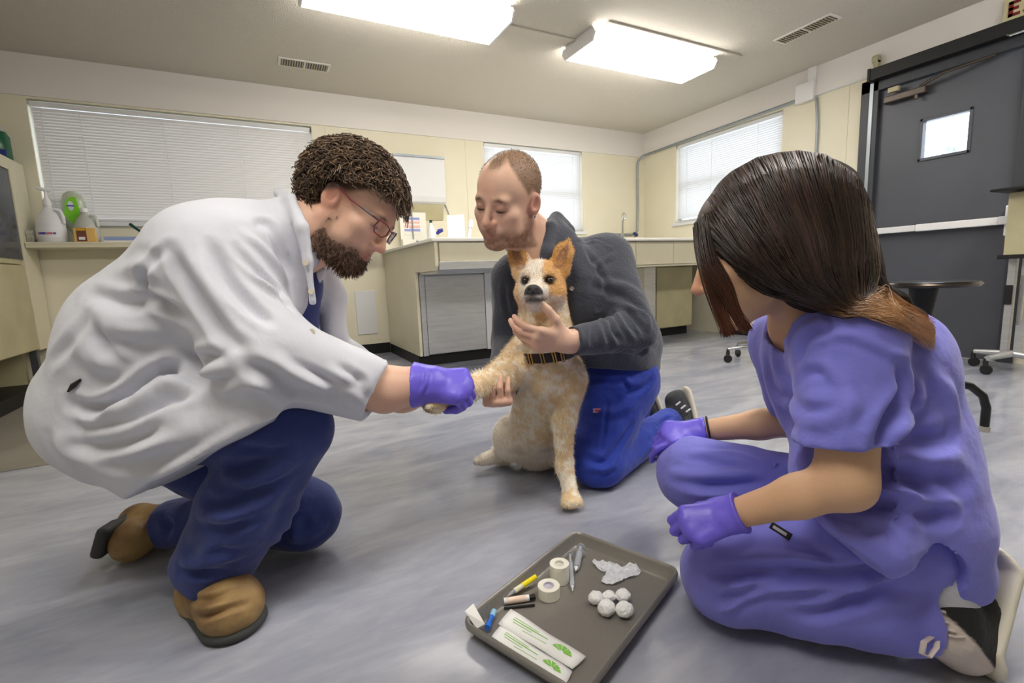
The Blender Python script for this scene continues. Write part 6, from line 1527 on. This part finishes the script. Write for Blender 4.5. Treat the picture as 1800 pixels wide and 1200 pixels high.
# paper pouches with green print
m_gp = M('green_print', (140, 206, 84), .6); m_gp2 = M('pale_green_print', (186, 214, 160), .6)
def pouch(c, label, z):
    o, e1, e2, p3 = (fl(*q, z) for q in c); ux, uy = e1 - o, e2 - o
    t = thing('paper_pouch', tuple(o), label, 'pouch', 'sterile paper pouches on the tray')
    Gx, Gy = 16, 5; V = []; Fc = []
    for s in (0, 1):
        for i in range(Gx):
            for j in range(Gy):
                u, v = i / (Gx - 1), j / (Gy - 1); p = o + ux * u + uy * v + (p3 - o - ux - uy) * u * v; V.append(p + ZUP * ((.003 + .004 * math.sin(math.pi * u) * math.sin(math.pi * v)) * s + .0012 * math.sin(9 * u + 3 * v)))
    q = lambda s, i, j: s * Gx * Gy + i * Gy + j
    for i in range(Gx - 1):
        for j in range(Gy - 1):
            Fc.append((q(1, i, j), q(1, i + 1, j), q(1, i + 1, j + 1), q(1, i, j + 1))); Fc.append((q(0, i, j), q(0, i, j + 1), q(0, i + 1, j + 1), q(0, i + 1, j)))
    for i in range(Gx - 1): Fc.append((q(0, i, 0), q(0, i + 1, 0), q(1, i + 1, 0), q(1, i, 0))); Fc.append((q(0, i, Gy - 1), q(1, i, Gy - 1), q(1, i + 1, Gy - 1), q(0, i + 1, Gy - 1)))
    for j in range(Gy - 1): Fc.append((q(0, 0, j), q(1, 0, j), q(1, 0, j + 1), q(0, 0, j + 1))); Fc.append((q(0, Gx - 1, j), q(0, Gx - 1, j + 1), q(1, Gx - 1, j + 1), q(1, Gx - 1, j)))
    obj('pouch', V, Fc, m_paper, t, True)
    def sp(u, v, dz=.0006): 
        return o + ux * u + uy * v + (p3 - o - ux - uy) * u * v + ZUP * (.003 + .004 * math.sin(math.pi * u) * math.sin(math.pi * v) + .0012 * math.sin(9 * u + 3 * v) + dz)
    # fan shaped logo
    for k in range(5):
        a0, a1 = math.radians(8 + 33 * k), math.radians(8 + 33 * k + 25); P = []
        for a, r in ((a0, .10), (a1, .10), (a1, .42), (a0, .42)): P.append(sp(.80 - .22 * r * 1.25 * math.cos(a) * 1.0, .62 - r * math.sin(a) * .9, .0012))
        n4 = [p - ZUP * .0006 for p in P]; obj('print_leaf', P + n4, [(0, 1, 2, 3), (7, 6, 5, 4), (0, 4, 5, 1), (1, 5, 6, 2), (2, 6, 7, 3), (3, 7, 4, 0)], m_gp, t)
    for v, u0, u1, m in ((.30, .12, .46, m_gp2), (.42, .12, .60, m_gp), (.54, .14, .40, m_gp2), (.68, .30, .62, m_gp2)):
        P = [sp(u0, v), sp(u1, v), sp(u1, v + .035), sp(u0, v + .035)]; n4 = [p - ZUP * .0006 for p in P]; obj('print_line', P + n4, [(0, 1, 2, 3), (7, 6, 5, 4), (0, 4, 5, 1), (1, 5, 6, 2), (2, 6, 7, 3), (3, 7, 4, 0)], m, t)
pouch(((898, 1072), (1030, 1156), (876, 1098), (1006, 1176)), 'upper white paper pouch with a green leaf print', ZT + .0045)
pouch(((882, 1098), (1006, 1182), (862, 1124), (992, 1208)), 'lower white paper pouch with a green leaf print at the tray edge', ZT + .001)
a = [fl(817, 1074, .045), fl(832, 1060, .050), fl(852, 1096, .024), fl(838, 1104, .018)]; b = [p - ZUP * .0015 for p in a]
tag(obj('paper_strip', a + b, [(0, 1, 2, 3), (7, 6, 5, 4), (0, 4, 5, 1), (1, 5, 6, 2), (2, 6, 7, 3), (3, 7, 4, 0)], m_paper), 'folded white paper strip leaning on the left tray corner', 'paper')
